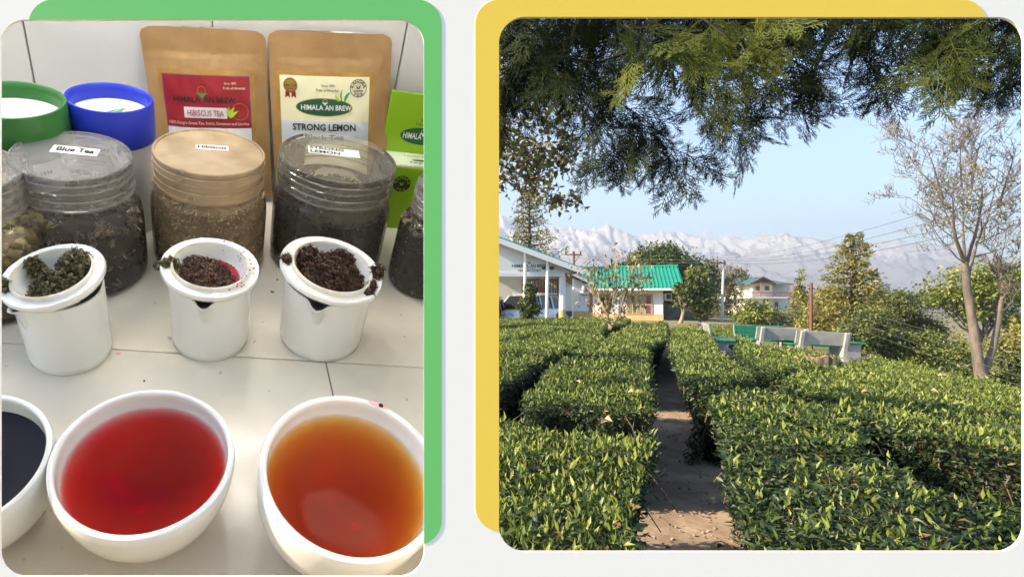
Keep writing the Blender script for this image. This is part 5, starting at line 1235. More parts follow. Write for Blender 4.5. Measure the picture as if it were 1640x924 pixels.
mb = MB(); f0, f1 = Q(790, 376.5, dF+.86), Q(951, 452.5, dF+.86); fz = Vector((0, 0, .15)); mb.add([f0, f1, f1-fz, f0-fz]+[p+Vector((0, .04, 0)) for p in (f0, f1, f1-fz, f0-fz)], [(0, 1, 2, 3), (4, 7, 6, 5), (0, 4, 5, 1), (1, 5, 6, 2), (2, 6, 7, 3), (3, 7, 4, 0)]); mb.build('rear_fascia', M['fascia'], fb)
for k in range(4):
    x = 700+60*k
    part('rafter', 'grey_soffit', lambda b: b.tube([Q(x, 352+x*.37-259, dF-3.5+.01), Q(x, 352+x*.37-259, dF+1)], .05, 4))
for x, yt in ((841, 398), (877, 410)):
    part('porch_post', 'post', lambda b: b.tube([Q(x-2, 526, dF-3.75), Q(x+.5, yt, dF-3.75)], .075, 12))
w = part('window', 'pinkwood', lambda b: (wallbox(b, 944, 470, 946, 500, dF+1.42, .08), wallbox(b, 947.5, 470, 950, 500, dF+1.42, .08), wallbox(b, 944, 468.5, 950, 470, dF+1.42, .08)))
part('pane', 'far_window', lambda b: wallbox(b, 945.5, 470, 948, 500, dF+1.46, .03), w)
def aircon(px0, py0, px1, py1, d, label, depth=.3):
    a, b = Q(px0, py0, d), Q(px1, py1, d); r = empty('air_conditioner', label, 'air conditioner', 'window air conditioners', T((a.x+b.x)/2, d, b.z)); w, h = b.x-a.x, a.z-b.z
    m = MB(); m.bbox((0, depth/2, h/2), (w, depth, h), .02); m.build('casing', M['ac'], r)
    m = MB()
    m.bbox((w*.06, -.012, h*.52), (w*.62, .02, h*.72), .008); g_ = m.build('grille_panel', M['bar'], r)
    for i in range(5):
        m = MB(); m.box((w*.06, -.026, h*(.24+.14*i)), (w*.6, .008, .02)); m.build('louvre', M['ac'], g_)
    m = MB(); m.box((0, depth/2, -.03), (w*1.1, depth, .05)); m.build('bracket', M['grey_soffit'], r)
aircon(933.5, 457, 943.5, 471, dF+1.1, 'air conditioner on the factory wall left of the yellowing tree', .35)
for i, x in enumerate((907, 914)):
    r = empty('plastic_drum', ('blue plastic drum at the factory corner, the left one', 'blue plastic drum at the factory corner, the right one')[i], 'drum', 'blue drums by the factory', G(x, dF+2.2) and T(*Q(x, 513, dF+2.2)))
    m = MB(); m.lathe([(.17, 0), (.185, .03), (.185, .22), (.195, .24), (.185, .26), (.18, .46), (.16, .5)], 20); m.build('drum_body', M['blue_bin'], r, smooth=50)
    m = MB(); m.lathe([(.165, .495), (.165, .52), (0, .525)], 20); m.build('drum_lid', M['blue_bin'], r, smooth=50)
# ------------------------------------------------------------------ the green-roofed house
dH = 41.0; hb = empty('green_roofed_house', 'white house wing with a bright green corrugated roof and ochre plinth', 'building', None, T(0, 0, 0))
AH = R_(-22); hr = Q(1062, 516, dH); Hx = Vector((math.cos(AH), math.sin(AH), 0)); Hy = Vector((-math.sin(AH), math.cos(AH), 0))
kx = dH/F/math.cos(AH)
hz = lambda py: (PY-py)/F*dH+EYE-hr.z                     # height above the house corner's foot
HM = Matrix(((Hx.x, Hy.x, 0, hr.x), (Hx.y, Hy.y, 0, hr.y), (0, 0, 1, hr.z), (0, 0, 0, 1)))
hb.matrix_world = HM
def xh(px): p_ = (px-PX)/F; return (p_*hr.y-hr.x)/(math.cos(AH)-p_*math.sin(AH))
def hpart(name, m, fill, parent=None, smooth=False): mb = MB(); fill(mb); return mb.build(name, M[m], parent or hb, None, smooth)
def hbox(b, x0, y0, x1, y1, off, th): b.bbox(((xh(x0)+xh(x1))/2, -off+th/2, (hz(y0)+hz(y1))/2), (xh(x1)-xh(x0), th, hz(y0)-hz(y1)), .005)
DEP = 6.2
hpart('wall', 'white_paint', lambda b: hbox(b, 900, 459, 1062, 522, 0, .2))
hpart('plinth', 'ochre', lambda b: hbox(b, 900, 503, 1062.6, 524, .03, .035))
hpart('gable_wall', 'white_paint', lambda b: b.add([(-.2, .2, -.3), (0, .2, -.3), (0, DEP, -.3), (-.2, DEP, -.3), (-.2, .2, hz(457)), (0, .2, hz(457)), (0, DEP, hz(457)), (-.2, DEP, hz(457)), (-.2, DEP/2, hz(426)), (0, DEP/2, hz(426))], [(0, 1, 2, 3), (0, 4, 5, 1), (3, 2, 6, 7), (1, 5, 9, 6, 2), (0, 3, 7, 8, 4), (4, 8, 9, 5), (7, 6, 9, 8)]))
hpart('corner_panel', 'maroon', lambda b: b.bbox((.05, DEP*.22, hz(500)*.5+.1), (.06, DEP*.40, hz(470)-.2), .01))
hpart('gable_window', 'white_paint', lambda b: b.bbox((.1, DEP*.24, hz(488)), (.05, DEP*.2, .9), .01))
# corrugated roof: each ribbed sheet a piece
zr, ze = hz(422.5), hz(461.5); ovh = .75; eoff = .85; x_r = 1.28
nsh = 18; xl = xh(880); sw = (x_r-xl)/nsh
def sheetmesh(w, sign_):
    b = MB(); nr = 2
    prof = [(0, 0)]
    for i in range(nr): x = w*(i+.5)/nr; q = w/nr; prof += [(x-q*.18, 0), (x-q*.10, .075), (x+q*.10, .075), (x+q*.18, 0)]
    prof.append((w, 0)); n = len(prof)
    y0, z0, y1, z1 = (-eoff, ze, DEP/2, zr) if sign_ > 0 else (DEP+eoff, ze, DEP/2, zr)
    for (y, z) in ((y0, z0), (y1, z1)):
        for dz in (0, -.02):
            for x, u in prof: b.v.append((x, y, z+u+dz))
    for i in range(n-1): b.f += [(i, i+1, 2*n+i+1, 2*n+i), (n+i, 3*n+i, 3*n+i+1, n+i+1), (i, n+i, n+i+1, i+1), (2*n+i, 2*n+i+1, 3*n+i+1, 3*n+i)]
    return b.mesh('roof_sheet', M['green_roof'])
for sg in (1, -1):
    me = sheetmesh(sw-.004, sg)
    for i in range(nsh): link('roof_sheet', me, hb, T(xl+i*sw, 0, .002*(i % 2)))
hpart('ridge_cap', 'green_roof', lambda b: b.add([(xl, DEP/2-.2, zr-.02), (x_r+.02, DEP/2-.2, zr-.02), (x_r+.02, DEP/2, zr+.09), (xl, DEP/2, zr+.09), (xl, DEP/2+.2, zr-.02), (x_r+.02, DEP/2+.2, zr-.02)], [(0, 1, 2, 3), (3, 2, 5, 4), (0, 4, 5, 1), (1, 5, 2), (0, 3, 4)]))
hpart('fascia', 'fascia', lambda b: b.bbox(((xl+x_r)/2, -eoff+.02, ze-.10), (x_r-xl, .05, .16), .005))
hpart('gable_soffit', 'grey_soffit', lambda b: b.add([(x_r, -eoff, ze-.04), (x_r, DEP/2, zr-.04), (x_r, DEP+eoff, ze-.04), (x_r, DEP+eoff, ze-.28), (x_r, DEP/2, zr-.3), (x_r, -eoff, ze-.28)]+[(x_r-.05, -eoff, ze-.04), (x_r-.05, DEP/2, zr-.04), (x_r-.05, DEP+eoff, ze-.04), (x_r-.05, DEP+eoff, ze-.28), (x_r-.05, DEP/2, zr-.3), (x_r-.05, -eoff, ze-.28)], [(0, 1, 4, 5), (1, 2, 3, 4), (6, 11, 10, 7), (7, 10, 9, 8), (0, 6, 7, 1), (1, 7, 8, 2), (5, 4, 10, 11), (4, 3, 9, 10)]))
hpart('soffit', 'grey_soffit', lambda b: b.bbox(((xl+x_r)/2, -eoff/2+.04, ze-.19), (x_r-xl, eoff, .03), .004))
w = hpart('window', 'pinkwood', lambda b: (hbox(b, 1003, 472.5, 1006, 504, .05, .12), hbox(b, 1032, 472.5, 1035, 504, .05, .12), hbox(b, 1042, 472.5, 1045.5, 504, .05, .12), hbox(b, 1003, 471, 1045.5, 473.5, .055, .12), hbox(b, 1003, 502.5, 1045.5, 504.5, .055, .12), hbox(b, 1035, 487, 1042, 489, .05, .1)))
hpart('curtain', 'curtain', lambda b: b.grid(lambda u, v: (xh(1006+26*u), -.012-.012*math.sin(u*75), hz(503-30*v)), 80, 1), w)
hpart('pane', 'far_window', lambda b: (hbox(b, 1035, 473.5, 1042, 503, .012, .02)), w)
for i in range(8): hpart('window_bar', 'pinkwood', lambda b: hbox(b, 1007+3.1*i, 473.5, 1007.5+3.1*i, 503, .04, .02), w)
for i in range(3): hpart('window_bar', 'pinkwood', lambda b: hbox(b, 1036.4+1.9*i, 473.5, 1036.8+1.9*i, 503, .04, .02), w)
hpart('door', 'dark', lambda b: hbox(b, 962, 470, 980, 522, .01, .05))
ax = HM @ Vector((.12, 1.0, hz(481))); r = empty('air_conditioner', 'air conditioner sticking out at the right corner of the green-roofed house', 'air conditioner', 'window air conditioners', T(*ax))
m = MB(); m.bbox((.22, 0, .26), (.5, .55, .52), .02); m.build('casing', M['ac'], r)
m = MB(); m.bbox((.24, -.285, .27), (.34, .02, .36), .005); gq = m.build('grille_panel', M['bar'], r)
m = MB(); m.box((.22, 0, -.03), (.5, .5, .05)); m.build('bracket', M['grey_soffit'], r)
sw_ = empty('stone_wall', 'low dark stone wall between the house and the small tree', 'wall', None, T(*G(1082, 44)))
m = MB(); m.bbox((0, 0, .55), (3.2, .35, 1.2), .03); m.build('masonry', M['stone'], sw_)

# ------------------------------------------------------------------ vehicles under the porch
def suv(name, label, px, d, rz, paint, L=4.7, W=1.85, zg=None):
    g0 = G(px, d) if zg is None else Vector(((px-PX)/F*d, d, zg)); r = empty(name, label, 'car', None, T(*g0) @ RZ(R_(rz)))
    # side outline (x forward), lofted with tumblehome
    def ring(x, zb, zt, hw0, hw1):
        n = 5; P = [(x, -hw0*.92, zb), (x, -hw0, zb+.12), (x, -hw0*1.0, (zb+zt)/2), (x, -hw1, zt-.06), (x, -hw1*.93, zt), (x, 0, zt+.02), (x, hw1*.93, zt), (x, hw1, zt-.06), (x, hw0, (zb+zt)/2), (x, hw0, zb+.12), (x, hw0*.92, zb)]
        return P
    st = [(-2.35, .45, .86, .74, .70), (-2.28, .34, 1.05, .86, .82), (-2.0, .30, 1.09, .925, .89), (-.9, .30, 1.10, .925, .90), (.35, .30, 1.10, .925, .90), (.9, .30, 1.08, .925, .89), (1.8, .30, 1.02, .915, .84), (2.2, .32, .93, .86, .76), (2.35, .42, .80, .74, .66)]
    b = MB(); R0 = [ring(*q) for q in st]
    for q in R0: b.v += q
    m = len(R0[0])
    for i in range(len(R0)-1):
        for j in range(m-1): a = i*m+j; b.f.append((a, a+1, a+m+1, a+m))
    b.f += [tuple(range(m)), tuple((len(R0)-1)*m+j for j in range(m))]; b.build('body', M[paint], r, None, 50)
    # roof and glasshouse
    def gring(x, zt, hw): return [(x, -hw, zt-.05), (x, -hw*.9, zt), (x, 0, zt+.02), (x, hw*.9, zt), (x, hw, zt-.05)]
    b = MB(); ro = [gring(*q) for q in ((-2.2, 1.58, .66), (-1.9, 1.76, .70), (-.6, 1.82, .72), (.2, 1.80, .71), (.45, 1.73, .68))]
    for q in ro: b.v += q
    for i in range(len(ro)-1):
        for j in range(4): a = i*5+j; b.f.append((a, a+1, a+6, a+5))
    b.build('roof', M[paint], r, None, 50)
    b = MB(); lo = [(-2.26, 1.05, .78), (.98, 1.05, .80)]; hi = [(-2.12, 1.60, .655), (.46, 1.71, .665)]
    b.add([(-2.26, -.80, 1.05), (1.15, -.82, 1.05), (1.15, .82, 1.05), (-2.26, .80, 1.05), (-2.12, -.66, 1.58), (.44, -.665, 1.71), (.44, .665, 1.71), (-2.12, .66, 1.58)], [(0, 1, 5, 4), (2, 3, 7, 6), (1, 2, 6, 5), (0, 4, 7, 3)]); b.build('window_glass', M['car_glass'], r)
    for sy in (-1, 1):
        b = MB()
        for (xa, xb) in ((1.15, .44), (-.05, -.08), (-1.15, -1.1), (-2.24, -2.1)): b.tube([(xa, sy*.83, 1.05), (xb, sy*.69, 1.72 if xb > -2 else 1.60)], .045 if abs(xb) < 1.5 else .09, 5)
        b.build('pillar', M[paint], r)
        b = MB(); b.bbox((.95, sy*1.02, 1.12), (.14, .2, .16), .03); b.build('mirror', M[paint], r)
        b = MB(); b.bbox((2.18, sy*.62, .82), (.26, .34, .15), .04); b.build('headlight', M['lens'], r)
        b = MB(); b.bbox((-2.27, sy*.76, .95), (.12, .16, .34), .03); b.build('tail_light', M['red_lens'], r)
        b = MB(); b.bbox((2.28, sy*.55, .52), (.12, .22, .13), .03); b.build('fog_lamp', M['lens'], r)
        b = MB(); b.tube([(-1.7, sy*.70, 1.83), (.1, sy*.70, 1.86)], .02, 6); b.build('roof_rail', M['chrome'], r)
        for dx in (-.2, -1.2):
            b = MB(); b.bbox((dx-.25, sy*.935, .93), (.2, .03, .035), .01); b.build('door_handle', M['chrome'], r)
        for x in (1.42, -1.45):
            b = MB(); b.lathe([(.0, -.11), (.24, -.11), (.36, -.10), (.385, -.06), (.385, .06), (.36, .10), (.24, .11), (0, .11)], 28); wv = b.build('wheel', M['rubber'], r, T(x, sy*.86, .385) @ RX(math.pi/2), 40)
            b = MB(); b.lathe([(.23, -.02), (.235, .02), (0, .03)], 20)
            for k in range(6): a = k*math.pi/3; b.box((.12*math.cos(a), .12*math.sin(a), .02), (.05, .2, .03), None)
            b.build('rim', M['chrome'], wv, T(0, 0, -.115*sy) if False else T(0, 0, .115 if sy < 0 else -.135), 40)
            b = MB(); b.lathe([(.40, -.02), (.47, -.02), (.47, .05), (.40, .05)], 28); b.build('wheel_arch', M['rubber'], r, T(x, sy*.90, .385) @ RX(math.pi/2), 40)
    b = MB()
    for k in range(4): b.bbox((2.34, 0, .60+.075*k), (.06, .8-.05*k, .035), .01)
    g_ = b.build('grille', M['bar'], r)
    b = MB(); b.bbox((2.36, 0, .72), (.05, .84, .03), .01); b.build('chrome_bar', M['chrome'], g_)
    b = MB(); b.bbox((2.33, 0, .40), (.12, 1.2, .14), .03); b.build('bumper', M['bar'], r)
    b = MB(); b.bbox((2.4, 0, .50), (.02, .5, .11), .005); b.build('number_plate', M['fascia'], r)
    return r
suv('parked_car', 'white car parked under the porch behind the upright shrub', 843, dF-1.0, 222, 'car_white', zg=Q(843, 482, dF-1.0).z-1.47)
suv('parked_car', 'dark car nosing in at the left edge beside the white car', 774, dF-3.0, 250, 'car_dark', zg=Q(790, 484, dF-3).z-1.62)

# ------------------------------------------------------------------ benches, stump
def bench(label, px, pytop, d, rz, L=1.45, roll=0, group='concrete benches with green boards'):
    top = Q(px, pytop, d); r = empty('garden_bench', label, 'bench', group, T(top.x, top.y, top.z-.86) @ RZ(R_(rz)) @ RY(R_(roll)))
    # sitting side is -y, the back leans to +y
    side = [(-.42, 0), (-.30, 0), (-.26, .10), (-.16, .16), (.0, .15), (.08, .08), (.12, 0), (.26, 0), (.24, .18), (.26, .42), (.33, .84), (.27, .88), (.21, .86), (.12, .46), (.05, .415), (-.36, .415), (-.43, .38), (-.40, .33), (-.28, .32), (-.22, .26), (-.30, .20), (-.38, .10)]
    for sx in (-1, 1):
        m = MB(); m.prism([(p[0], p[1]) for p in side], -.045, .045); m.v = [(sx*L*.40+p[1], p[0], p[2]) for p in m.v]; m.build('end_support', M['concrete'], r)
    for sx in (-1, 1):
        for z in (.60, .74):
            m = MB(); m.lathe([(.016, 0), (.016, .012), (0, .016)], 8); m.build('bolt', M['bar'], r, T(sx*L*.40, .262+.07*(z-.42), z) @ RX(-math.pi/2))
    m = MB(); m.bbox((0, 0, 0), (L, .035, .40), .008); m.build('back_panel', M['concrete'], r, T(0, .205, .675) @ RX(R_(-9)))
    for k in range(3):
        m = MB(); m.bbox((0, 0, 0), (L, .022, .122), .005); m.build('back_board', M['bench_green'], r, T(0, .150+.021*k, .545+.131*k) @ RX(R_(-9)))
    for k in range(3):
        m = MB(); m.bbox((0, -.33+.15*k, .44), (L*1.02, .138, .045), .008); m.build('seat_board', M['bench_green'], r)
    return r
bench('concrete bench seen from behind, left one of the front pair, green seat boards', 1246, 525, 17.8, 172, 1.55, -3)
bench('concrete bench seen from behind, right one of the front pair, beside the picnic table', 1309, 531, 17.0, 172, 1.5, -3)
bench('bench facing the camera with its green boarded back showing at its left end', 1222, 522, 19.6, 4, 1.9, 2)
bench('bench seen end-on at the left, its green seat facing right', 1143, 518.5, 16.0, 68, 1.4, 0)
tb = empty('picnic_table', 'picnic table with a green top and grey slab legs right of the benches', 'table', None, T(*(Q(1320, 546, 17.8)-Vector((0, 0, .70)))) @ RZ(R_(-6)) @ RY(R_(2.5)))
for k in range(4): m = MB(); m.bbox((-.25, -.27+.18*k, .69), (2.4, .172, .05), .008); m.build('top_board', M['bench_green'], tb)
for x in (.58, -1.0): m = MB(); m.bbox((x, 0, .32), (.12 if x < 0 else .62, .5, .66), .012); m.build('slab_leg', M['concrete'], tb)
pd = MB(); c_ = G(1290, 17.6); pd.bbox((0, 0, 0), (4.6, 2.6, .12), .02); o = pd.build('paved_pad', M['concrete'], None, T(c_.x, c_.y, c_.z+.03) @ RZ(R_(-8)) @ RY(R_(3.5))); o['kind'] = 'structure'
sp0 = G(1313, 9.3); stp = empty('tree_stump', 'broken brown tree stump standing among the hedges before the benches', 'stump', None, T(sp0.x, sp0.y, ground(sp0.x, sp0.y)))
def stf(t, r, z): return r*(1+.10*math.sin(5*t)+.06*math.sin(11*t+1)), z+(.035*math.sin(3*t+.5)+.03*math.sin(7*t) if z > .6 else 0)
m = MB(); m.lathe([(.28, 0), (.25, .2), (.21, .5), (.21, .90), (.19, .92)], 40, fn=stf); m.build('stump_bark', M['stump'], stp, smooth=60)
m = MB(); m.lathe([(.20, .90), (.12, .89), (0, .90)], 30, fn=lambda t, r, z: (r, z+.05*math.sin(3*t+.5)*r*4)); m.build('cut_face', M['stump_top'], stp, smooth=60)

# ------------------------------------------------------------------ poles and wires
dP = 44.0; b = G(1156, dP); pl_ = empty('utility_pole', 'slim pale utility pole with a crossarm and three insulators', 'pole', None, T(*b))
z1 = Q(1159, 419, dP).z-b.z; m = MB(); m.tube([(0, 0, -.2), (.14, 0, z1)], [.11, .075], 12); m.build('pole_shaft', M['steel'], pl_, smooth=60)
m = MB(); m.box((-.38, -.1, z1-.12), (1.25, .09, .1)); m.build('crossarm', M['rustpole'], pl_)
for k in range(3): m = MB(); m.lathe([(.03, 0), (.06, .03), (.035, .09), (.06, .13), (0, .2)], 10, (-.92+.52*k, -.1, z1-.07)); m.build('insulator', M['porc_ins'], pl_)
dR = 25.0; b = G(1299, dR); rp = empty('steel_pole', 'rust-red steel pole standing behind the benches', 'pole', None, T(*b)); z2 = Q(1299, 453, dR).z-b.z
m = MB(); m.tube([(0, 0, -.2), (0, 0, z2)], [.075, .065], 10); m.build('pole_shaft', M['rustpole'], rp, smooth=60)
m = MB(); m.box((0, 0, z2-.26), (.32, .05, .05)); m.build('crossarm', M['rustpole'], rp)
dL = 50.0; b = Q(919, 520, dL); lp = empty('wooden_pole', 'utility pole whose crossarm shows above the factory roof', 'pole', None, T(*b)); zt = Q(917, 406, dL).z-b.z
m = MB(); m.tube([(0, 0, -1), (0, 0, zt+.15)], .09, 10); m.build('pole_shaft', M['rustpole'], lp)
m = MB(); m.box((-.05, 0, zt-.1), (1.5, .1, .1)); m.build('crossarm', M['rustpole'], lp)
m = MB(); m.tube([(.1, 0, zt-.75), (.55, 0, zt-.12)], .03, 5); m.build('brace', M['rustpole'], lp)
for k in range(3): m = MB(); m.lathe([(.03, 0), (.08, .05), (.05, .12), (.08, .18), (0, .26)], 8, (-.72+.66*k, 0, zt-.05)); m.build('insulator', M['porc_ins'], lp)
def wire(label, a, c, sag, r=.009, m='dark_wire', group='overhead wires'):
    a, c = Q(*a), Q(*c); b_ = MB(); b_.tube([a.lerp(c, i/20)-Vector((0, 0, sag*4*(i/20)*(1-i/20)))-a for i in range(21)], r, 4); tag(b_.build('overhead_wire', M[m], None, T(*a)), label, 'wire', group)
wire('overhead wire climbing to the right from the pale pole, topmost', (1162, 414, 44), (1720, 262, 16), .5)
wire('overhead wire climbing to the right from the pale pole, second from the top', (1162, 416, 44), (1720, 286, 15), .6)
wire('overhead wire climbing to the right from the pale pole, third from the top', (1158, 417, 43.8), (1720, 312, 14), .6)
wire('overhead wire climbing to the right from the pale pole, lowest', (1150, 418, 43.8), (1720, 330, 14), .7)
wire('pale wire running level over the green roof', (919, 409, 50), (1150, 416, 43.9), .15, .018, 'wire')
wire('second pale wire running level over the green roof, just below the other', (919, 412, 50), (1158, 419, 43.9), .25, .018, 'wire')
for i, (ya, yb, nm) in enumerate(((470, 578, 'upper'), (478, 598, 'second'), (486, 616, 'third'), (494, 632, 'lowest'))): wire('thin wire sloping down across the thicket towards the bare tree, %s of four' % nm, (1299, ya, 25), (1680, yb, 11.5), .12, .0035, 'wire')

# ------------------------------------------------------------------ the house across the valley
dY = 66.0; yb_ = empty('hillside_house', 'distant pale yellow house with a teal roof and railed balconies', 'building', None, T(0, 0, 0))
def ypart(name, m, fill, parent=None): mb = MB(); fill(mb); return mb.build(name, M[m], parent or yb_)
ypart('wall', 'far_yellow', lambda b: (wallbox(b, 1205, 453, 1237, 476, dY, 5), wallbox(b, 1186, 455, 1205, 476, dY+1.5, 4)))
ypart('wall', 'far_shaded', lambda b: wallbox(b, 1237, 455, 1266, 476, dY+2.2, 4))
ypart('lower_storey', 'far_yellow', lambda b: wallbox(b, 1196, 478, 1238, 500, dY+.8, 5))
ypart('lower_storey', 'far_shaded', lambda b: wallbox(b, 1238, 478, 1268, 540, dY+.9, 5))
ypart('lower_storey', 'far_yellow', lambda b: wallbox(b, 1196, 502, 1238, 545, dY+.7, 5))
sl_ = ypart('balcony_slab', 'fascia', lambda b: wallbox(b, 1200, 475.6, 1273, 478, dY-1.2, 6))
ypart('balcony_slab', 'fascia', lambda b: wallbox(b, 1200, 500, 1272, 502, dY-1.0, 6))
for i in range(34): x = 1203+i*2.05; ypart('baluster', 'rustrail', lambda b: b.tube([Q(x, 475.6, dY-1.1), Q(x, 468, dY-1.1)], .022, 4))
ypart('handrail', 'rustrail', lambda b: b.tube([Q(1202, 468, dY-1.1), Q(1272, 468.6, dY-1.1)], .04, 5))
ypart('balcony_post', 'rustrail', lambda b: b.tube([Q(1219, 475, dY-1), Q(1219, 453, dY-1)], .05, 5))
ypart('balcony_post', 'rustrail', lambda b: b.tube([Q(1265, 475, dY-1), Q(1265, 457, dY-1)], .05, 5))
for (x0, y0, x1, y1) in ((1211.5, 458.5, 1216.5, 464.5), (1226, 458.5, 1231.5, 464.5), (1193.5, 463, 1195.5, 470), (1224, 481, 1230, 490), (1242, 484, 1246, 496), (1252, 506, 1258, 518)):
    d_ = dY if x0 > 1205 and y0 < 475 else dY+1.5 if x0 < 1200 else dY+.7; d_ = dY+.9 if x0 > 1238 else d_
    w = ypart('window', 'rustrail', lambda b: wallbox(b, x0-.6, y0-.6, x1+.6, y1+.6, d_-.06, .1)); ypart('pane', 'far_window', lambda b: wallbox(b, x0, y0, x1, y1, d_-.075, .05), w)
def gable(b, x0, x1, xm, ye, yr, d0, d1):
    a, c, m_ = Q(x0, ye, d0), Q(x1, ye, d0), Q(xm, yr, d0); o_ = Vector((0, d1-d0, 0)); t_ = Vector((0, 0, -.18))
    b.add([a, m_, c, a+o_, m_+o_, c+o_]+[p+t_ for p in (a, m_, c, a+o_, m_+o_, c+o_)], [(0, 1, 4, 3), (1, 2, 5, 4), (6, 9, 10, 7), (7, 10, 11, 8), (0, 6, 7, 1), (1, 7, 8, 2), (3, 4, 10, 9), (4, 5, 11, 10), (0, 3, 9, 6), (2, 8, 11, 5)])
ypart('gable_roof', 'teal_roof', lambda b: gable(b, 1202, 1243, 1222, 453, 443, dY-.8, dY+6))
ypart('gable_trim', 'rustrail', lambda b: (b.tube([Q(1202, 453.5, dY-.9), Q(1222, 443, dY-.9)], .05, 4), b.tube([Q(1222, 443, dY-.9), Q(1243, 453.5, dY-.9)], .05, 4), b.tube([Q(1202, 453.8, dY-.9), Q(1243, 453.8, dY-.9)], .05, 4)))
ypart('gable_face', 'stone', lambda b: b.prism([tuple(Q(p, q, dY-.3).xz) for p, q in ((1206, 453), (1239, 453), (1222, 444.5))], dY-.3, dY-.2))
def hip(b, x0, x1, ye, yr, d0, d1, ins):
    a, c = Q(x0, ye, d0), Q(x1, ye, d0); r0, r1 = Q(x0+ins, yr, d0), Q(x1-ins, yr, d0); o_ = Vector((0, d1-d0, 0)); h_ = o_*.5
    b.add([a, c, c+o_, a+o_, r0+h_, r1+h_], [(0, 1, 5, 4), (1, 2, 5), (2, 3, 4, 5), (3, 0, 4), (0, 3, 2, 1)])
ypart('hip_roof', 'teal_roof', lambda b: hip(b, 1184, 1272, 454.5, 446.5, dY+.4, dY+8, 4))
ypart('eave_trim', 'rustrail', lambda b: (wallbox(b, 1184, 454.4, 1202, 456, dY+.35, .2), wallbox(b, 1243, 454.4, 1272, 456.4, dY+.35, .2)))

# ------------------------------------------------------------------ mountains, clouds, haze
ridge = [(560, 372), (640, 360), (700, 356), (760, 352), (800, 352), (815, 350), (850, 372), (890, 374), (905, 370), (930, 374), (952, 373), (975, 367), (992, 375), (1010, 383), (1035, 381), (1055, 379), (1072, 377), (1090, 384), (1110, 390), (1135, 394), (1160, 391), (1185, 388), (1205, 390), (1225, 384), (1245, 379), (1262, 385), (1280, 392), (1295, 387), (1315, 393), (1340, 402), (1365, 404), (1390, 398), (1412, 394), (1428, 390), (1450, 396), (1480, 402), (1510, 404), (1545, 414), (1590, 424), (1640, 436), (1700, 440), (1800, 436), (1950, 420), (2150, 430), (2400, 440), (2700, 450)]
def rid(px):
    for (a, c), (e, f_) in zip(ridge, ridge[1:]):
        if a <= px <= e: t = (px-a)/(e-a); return c+(f_-c)*t
    return 440
DM0, DM1 = 2600.0, 4200.0; NX, NY = 760, 80
V = np.zeros((NX+1, NY+1, 3)); 
for i in range(NX+1):
    px = 560+(2140*i/NX); top = (PY-rid(px)+5.0*noise.noise((px*.11, 3., 1.))+5.0*noise.noise((px*.27, 8., 1.))+2.6*noise.noise((px*.8, 8., 4.)))/F*DM1+EYE
    for j in range(NY+1):
        f = j/NY; d = DM0+(DM1-DM0)*f; x = (px-PX)/F*DM1*(.72+.28*f)
        rg = 0; am = 1; fr = 1/420.
        for o_ in range(7): rg += am*(1-2*abs(noise.noise((x*fr+3, d*fr*.42, 7.7*o_)))); am *= .58; fr *= 2.1
        z = -40+(top+40)*(f**1.25)+(rg-.5)*105*(math.sin(math.pi*min(1, f*.93))**.8); V[i, j] = (x, d, z)
    # behind the crest
idx = np.arange((NX+1)*(NY+1)).reshape(NX+1, NY+1); Fq = np.stack([idx[:-1, :-1], idx[1:, :-1], idx[1:, 1:], idx[:-1, 1:]], -1).reshape(-1, 4)
def mountmat():
    m = bpy.data.materials.new('mountain'); m.use_nodes = True; t = m.node_tree; b = t.nodes['Principled BSDF']; b.inputs['Roughness'].default_value = .9; b.inputs['Specular IOR Level'].default_value = .1
    ge = t.nodes.new('ShaderNodeNewGeometry'); sx = t.nodes.new('ShaderNodeSeparateXYZ'); t.links.new(ge.outputs['Position'], sx.inputs[0]); sn = t.nodes.new('ShaderNodeSeparateXYZ'); t.links.new(ge.outputs['Normal'], sn.inputs[0])
    n = t.nodes.new('ShaderNodeTexNoise'); n.inputs['Scale'].default_value = .012; n.inputs['Detail'].default_value = 8; n.inputs['Roughness'].default_value = .7; t.links.new(ge.outputs['Position'], n.inputs['Vector'])
    def math_(op, a, c):
        q = t.nodes.new('ShaderNodeMath'); q.operation = op
        for k, v in enumerate((a, c)):
            if hasattr(v, 'is_output'): t.links.new(v, q.inputs[k])
            else: q.inputs[k].default_value = v
        return q.outputs[0]
    h = math_('ADD', sx.outputs['Z'], math_('MULTIPLY', math_('SUBTRACT', n.outputs[0], .5), 560.)); h = math_('ADD', h, math_('MULTIPLY', math_('SUBTRACT', sn.outputs['Z'], .6), 260.))
    r = t.nodes.new('ShaderNodeMapRange'); r.inputs[1].default_value = 300; r.inputs[2].default_value = 380; t.links.new(h, r.inputs[0])
    rock = t.nodes.new('ShaderNodeMix'); rock.data_type = 'RGBA'; rock.inputs[6].default_value = (.29, .26, .285, 1); rock.inputs[7].default_value = (.22, .215, .25, 1); t.links.new(n.outputs[0], rock.inputs[0])
    x = t.nodes.new('ShaderNodeMix'); x.data_type = 'RGBA'; t.links.new(rock.outputs[2], x.inputs[6]); x.inputs[7].default_value = (.50, .48, .49, 1); t.links.new(r.outputs[0], x.inputs[0]); t.links.new(x.outputs[2], b.inputs['Base Color']); return m
link('mountains', npmesh('mountains', V.reshape(-1, 3), Fq, mountmat(), None, False))['kind'] = 'structure'
cm = bpy.data.materials.new('cloud'); cm.use_nodes = True; t = cm.node_tree; t.nodes.remove(t.nodes['Principled BSDF'])
df = t.nodes.new('ShaderNodeBsdfDiffuse'); df.inputs[0].default_value = (.98, .98, .98, 1); tl = t.nodes.new('ShaderNodeBsdfTranslucent'); tl.inputs[0].default_value = (.98, .98, .98, 1); mx = t.nodes.new('ShaderNodeMixShader'); t.links.new(df.outputs[0], mx.inputs[1]); t.links.new(tl.outputs[0], mx.inputs[2])
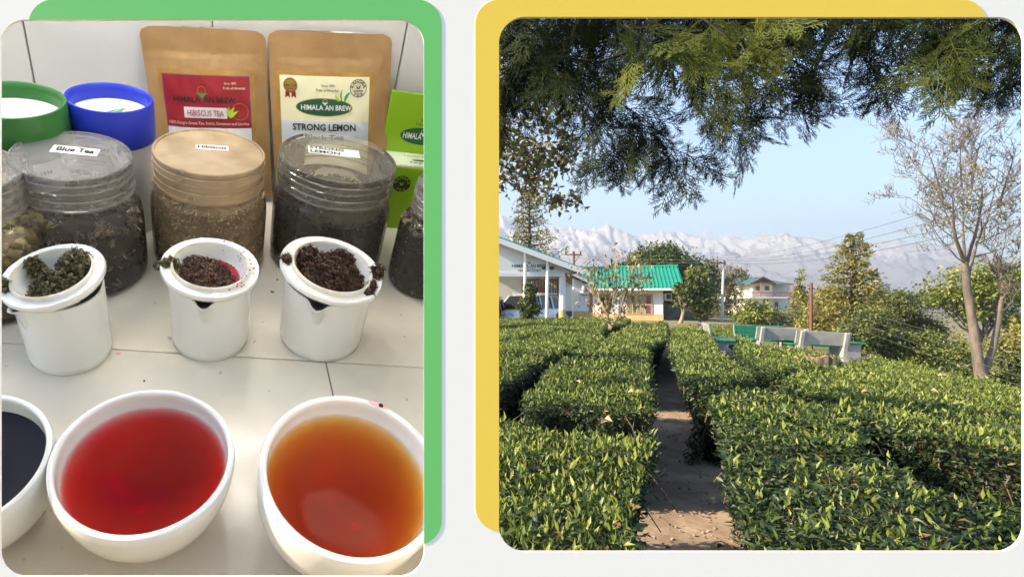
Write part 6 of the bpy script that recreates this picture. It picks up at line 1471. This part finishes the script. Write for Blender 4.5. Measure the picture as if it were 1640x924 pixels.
tr = t.nodes.new('ShaderNodeBsdfTransparent'); m2 = t.nodes.new('ShaderNodeMixShader'); lw = t.nodes.new('ShaderNodeLayerWeight'); lw.inputs[0].default_value = .5
r = t.nodes.new('ShaderNodeMapRange'); r.interpolation_type = 'SMOOTHSTEP'; r.inputs[1].default_value = .10; r.inputs[2].default_value = .95; r.inputs[3].default_value = .22; r.inputs[4].default_value = 0; t.links.new(lw.outputs['Facing'], r.inputs[0])
t.links.new(r.outputs[0], m2.inputs[0]); t.links.new(tr.outputs[0], m2.inputs[1]); t.links.new(mx.outputs[0], m2.inputs[2]); t.links.new(m2.outputs[0], t.nodes['Material Output'].inputs[0])
for i, (px, py, w, h, txt) in enumerate([(1131, 380, 17, 24, 'small upright puff of cloud over the ridge, leftmost of three'), (1178, 383, 13, 14, 'small puff of cloud on the ridge, middle one of three'), (1222, 379, 13, 15, 'small puff of cloud on the ridge, rightmost of three')]):
    dc = 6500.0; c0 = Q(px, py, dc); k = dc/F; m = MB()
    for _ in range(30):
        f_ = rng.normal(0, .42); ctr = ((rng.normal(0, .26)-.28*f_)*w*k, rng.normal(0, .3)*w*k, f_*h*k*.62); r_ = rng.uniform(.14, .36)*w*k
        m.lathe([(0, -r_)]+[(r_*math.cos(q), r_*math.sin(q)) for q in (-1.2, -.8, -.4, 0, .4, .8, 1.2)]+[(0, r_)], 14, ctr)
    tag(m.build('cloud', cm, None, T(*c0), 180), txt, 'cloud', 'puffs of cloud over the ridge', 'stuff')
hz_ = bpy.data.materials.new('haze'); hz_.use_nodes = True; t = hz_.node_tree; t.nodes.remove(t.nodes['Principled BSDF']); v = t.nodes.new('ShaderNodeVolumePrincipled')
v.inputs['Color'].default_value = (.86, .92, 1.0, 1); v.inputs['Density'].default_value = .00034; v.inputs['Anisotropy'].default_value = .3; t.links.new(v.outputs[0], t.nodes['Material Output'].inputs['Volume'])
mb = MB(); mb.box((1800, 2200, 262), (9000, 4500, 704)); o = mb.build('haze', hz_); o['kind'] = 'stuff'
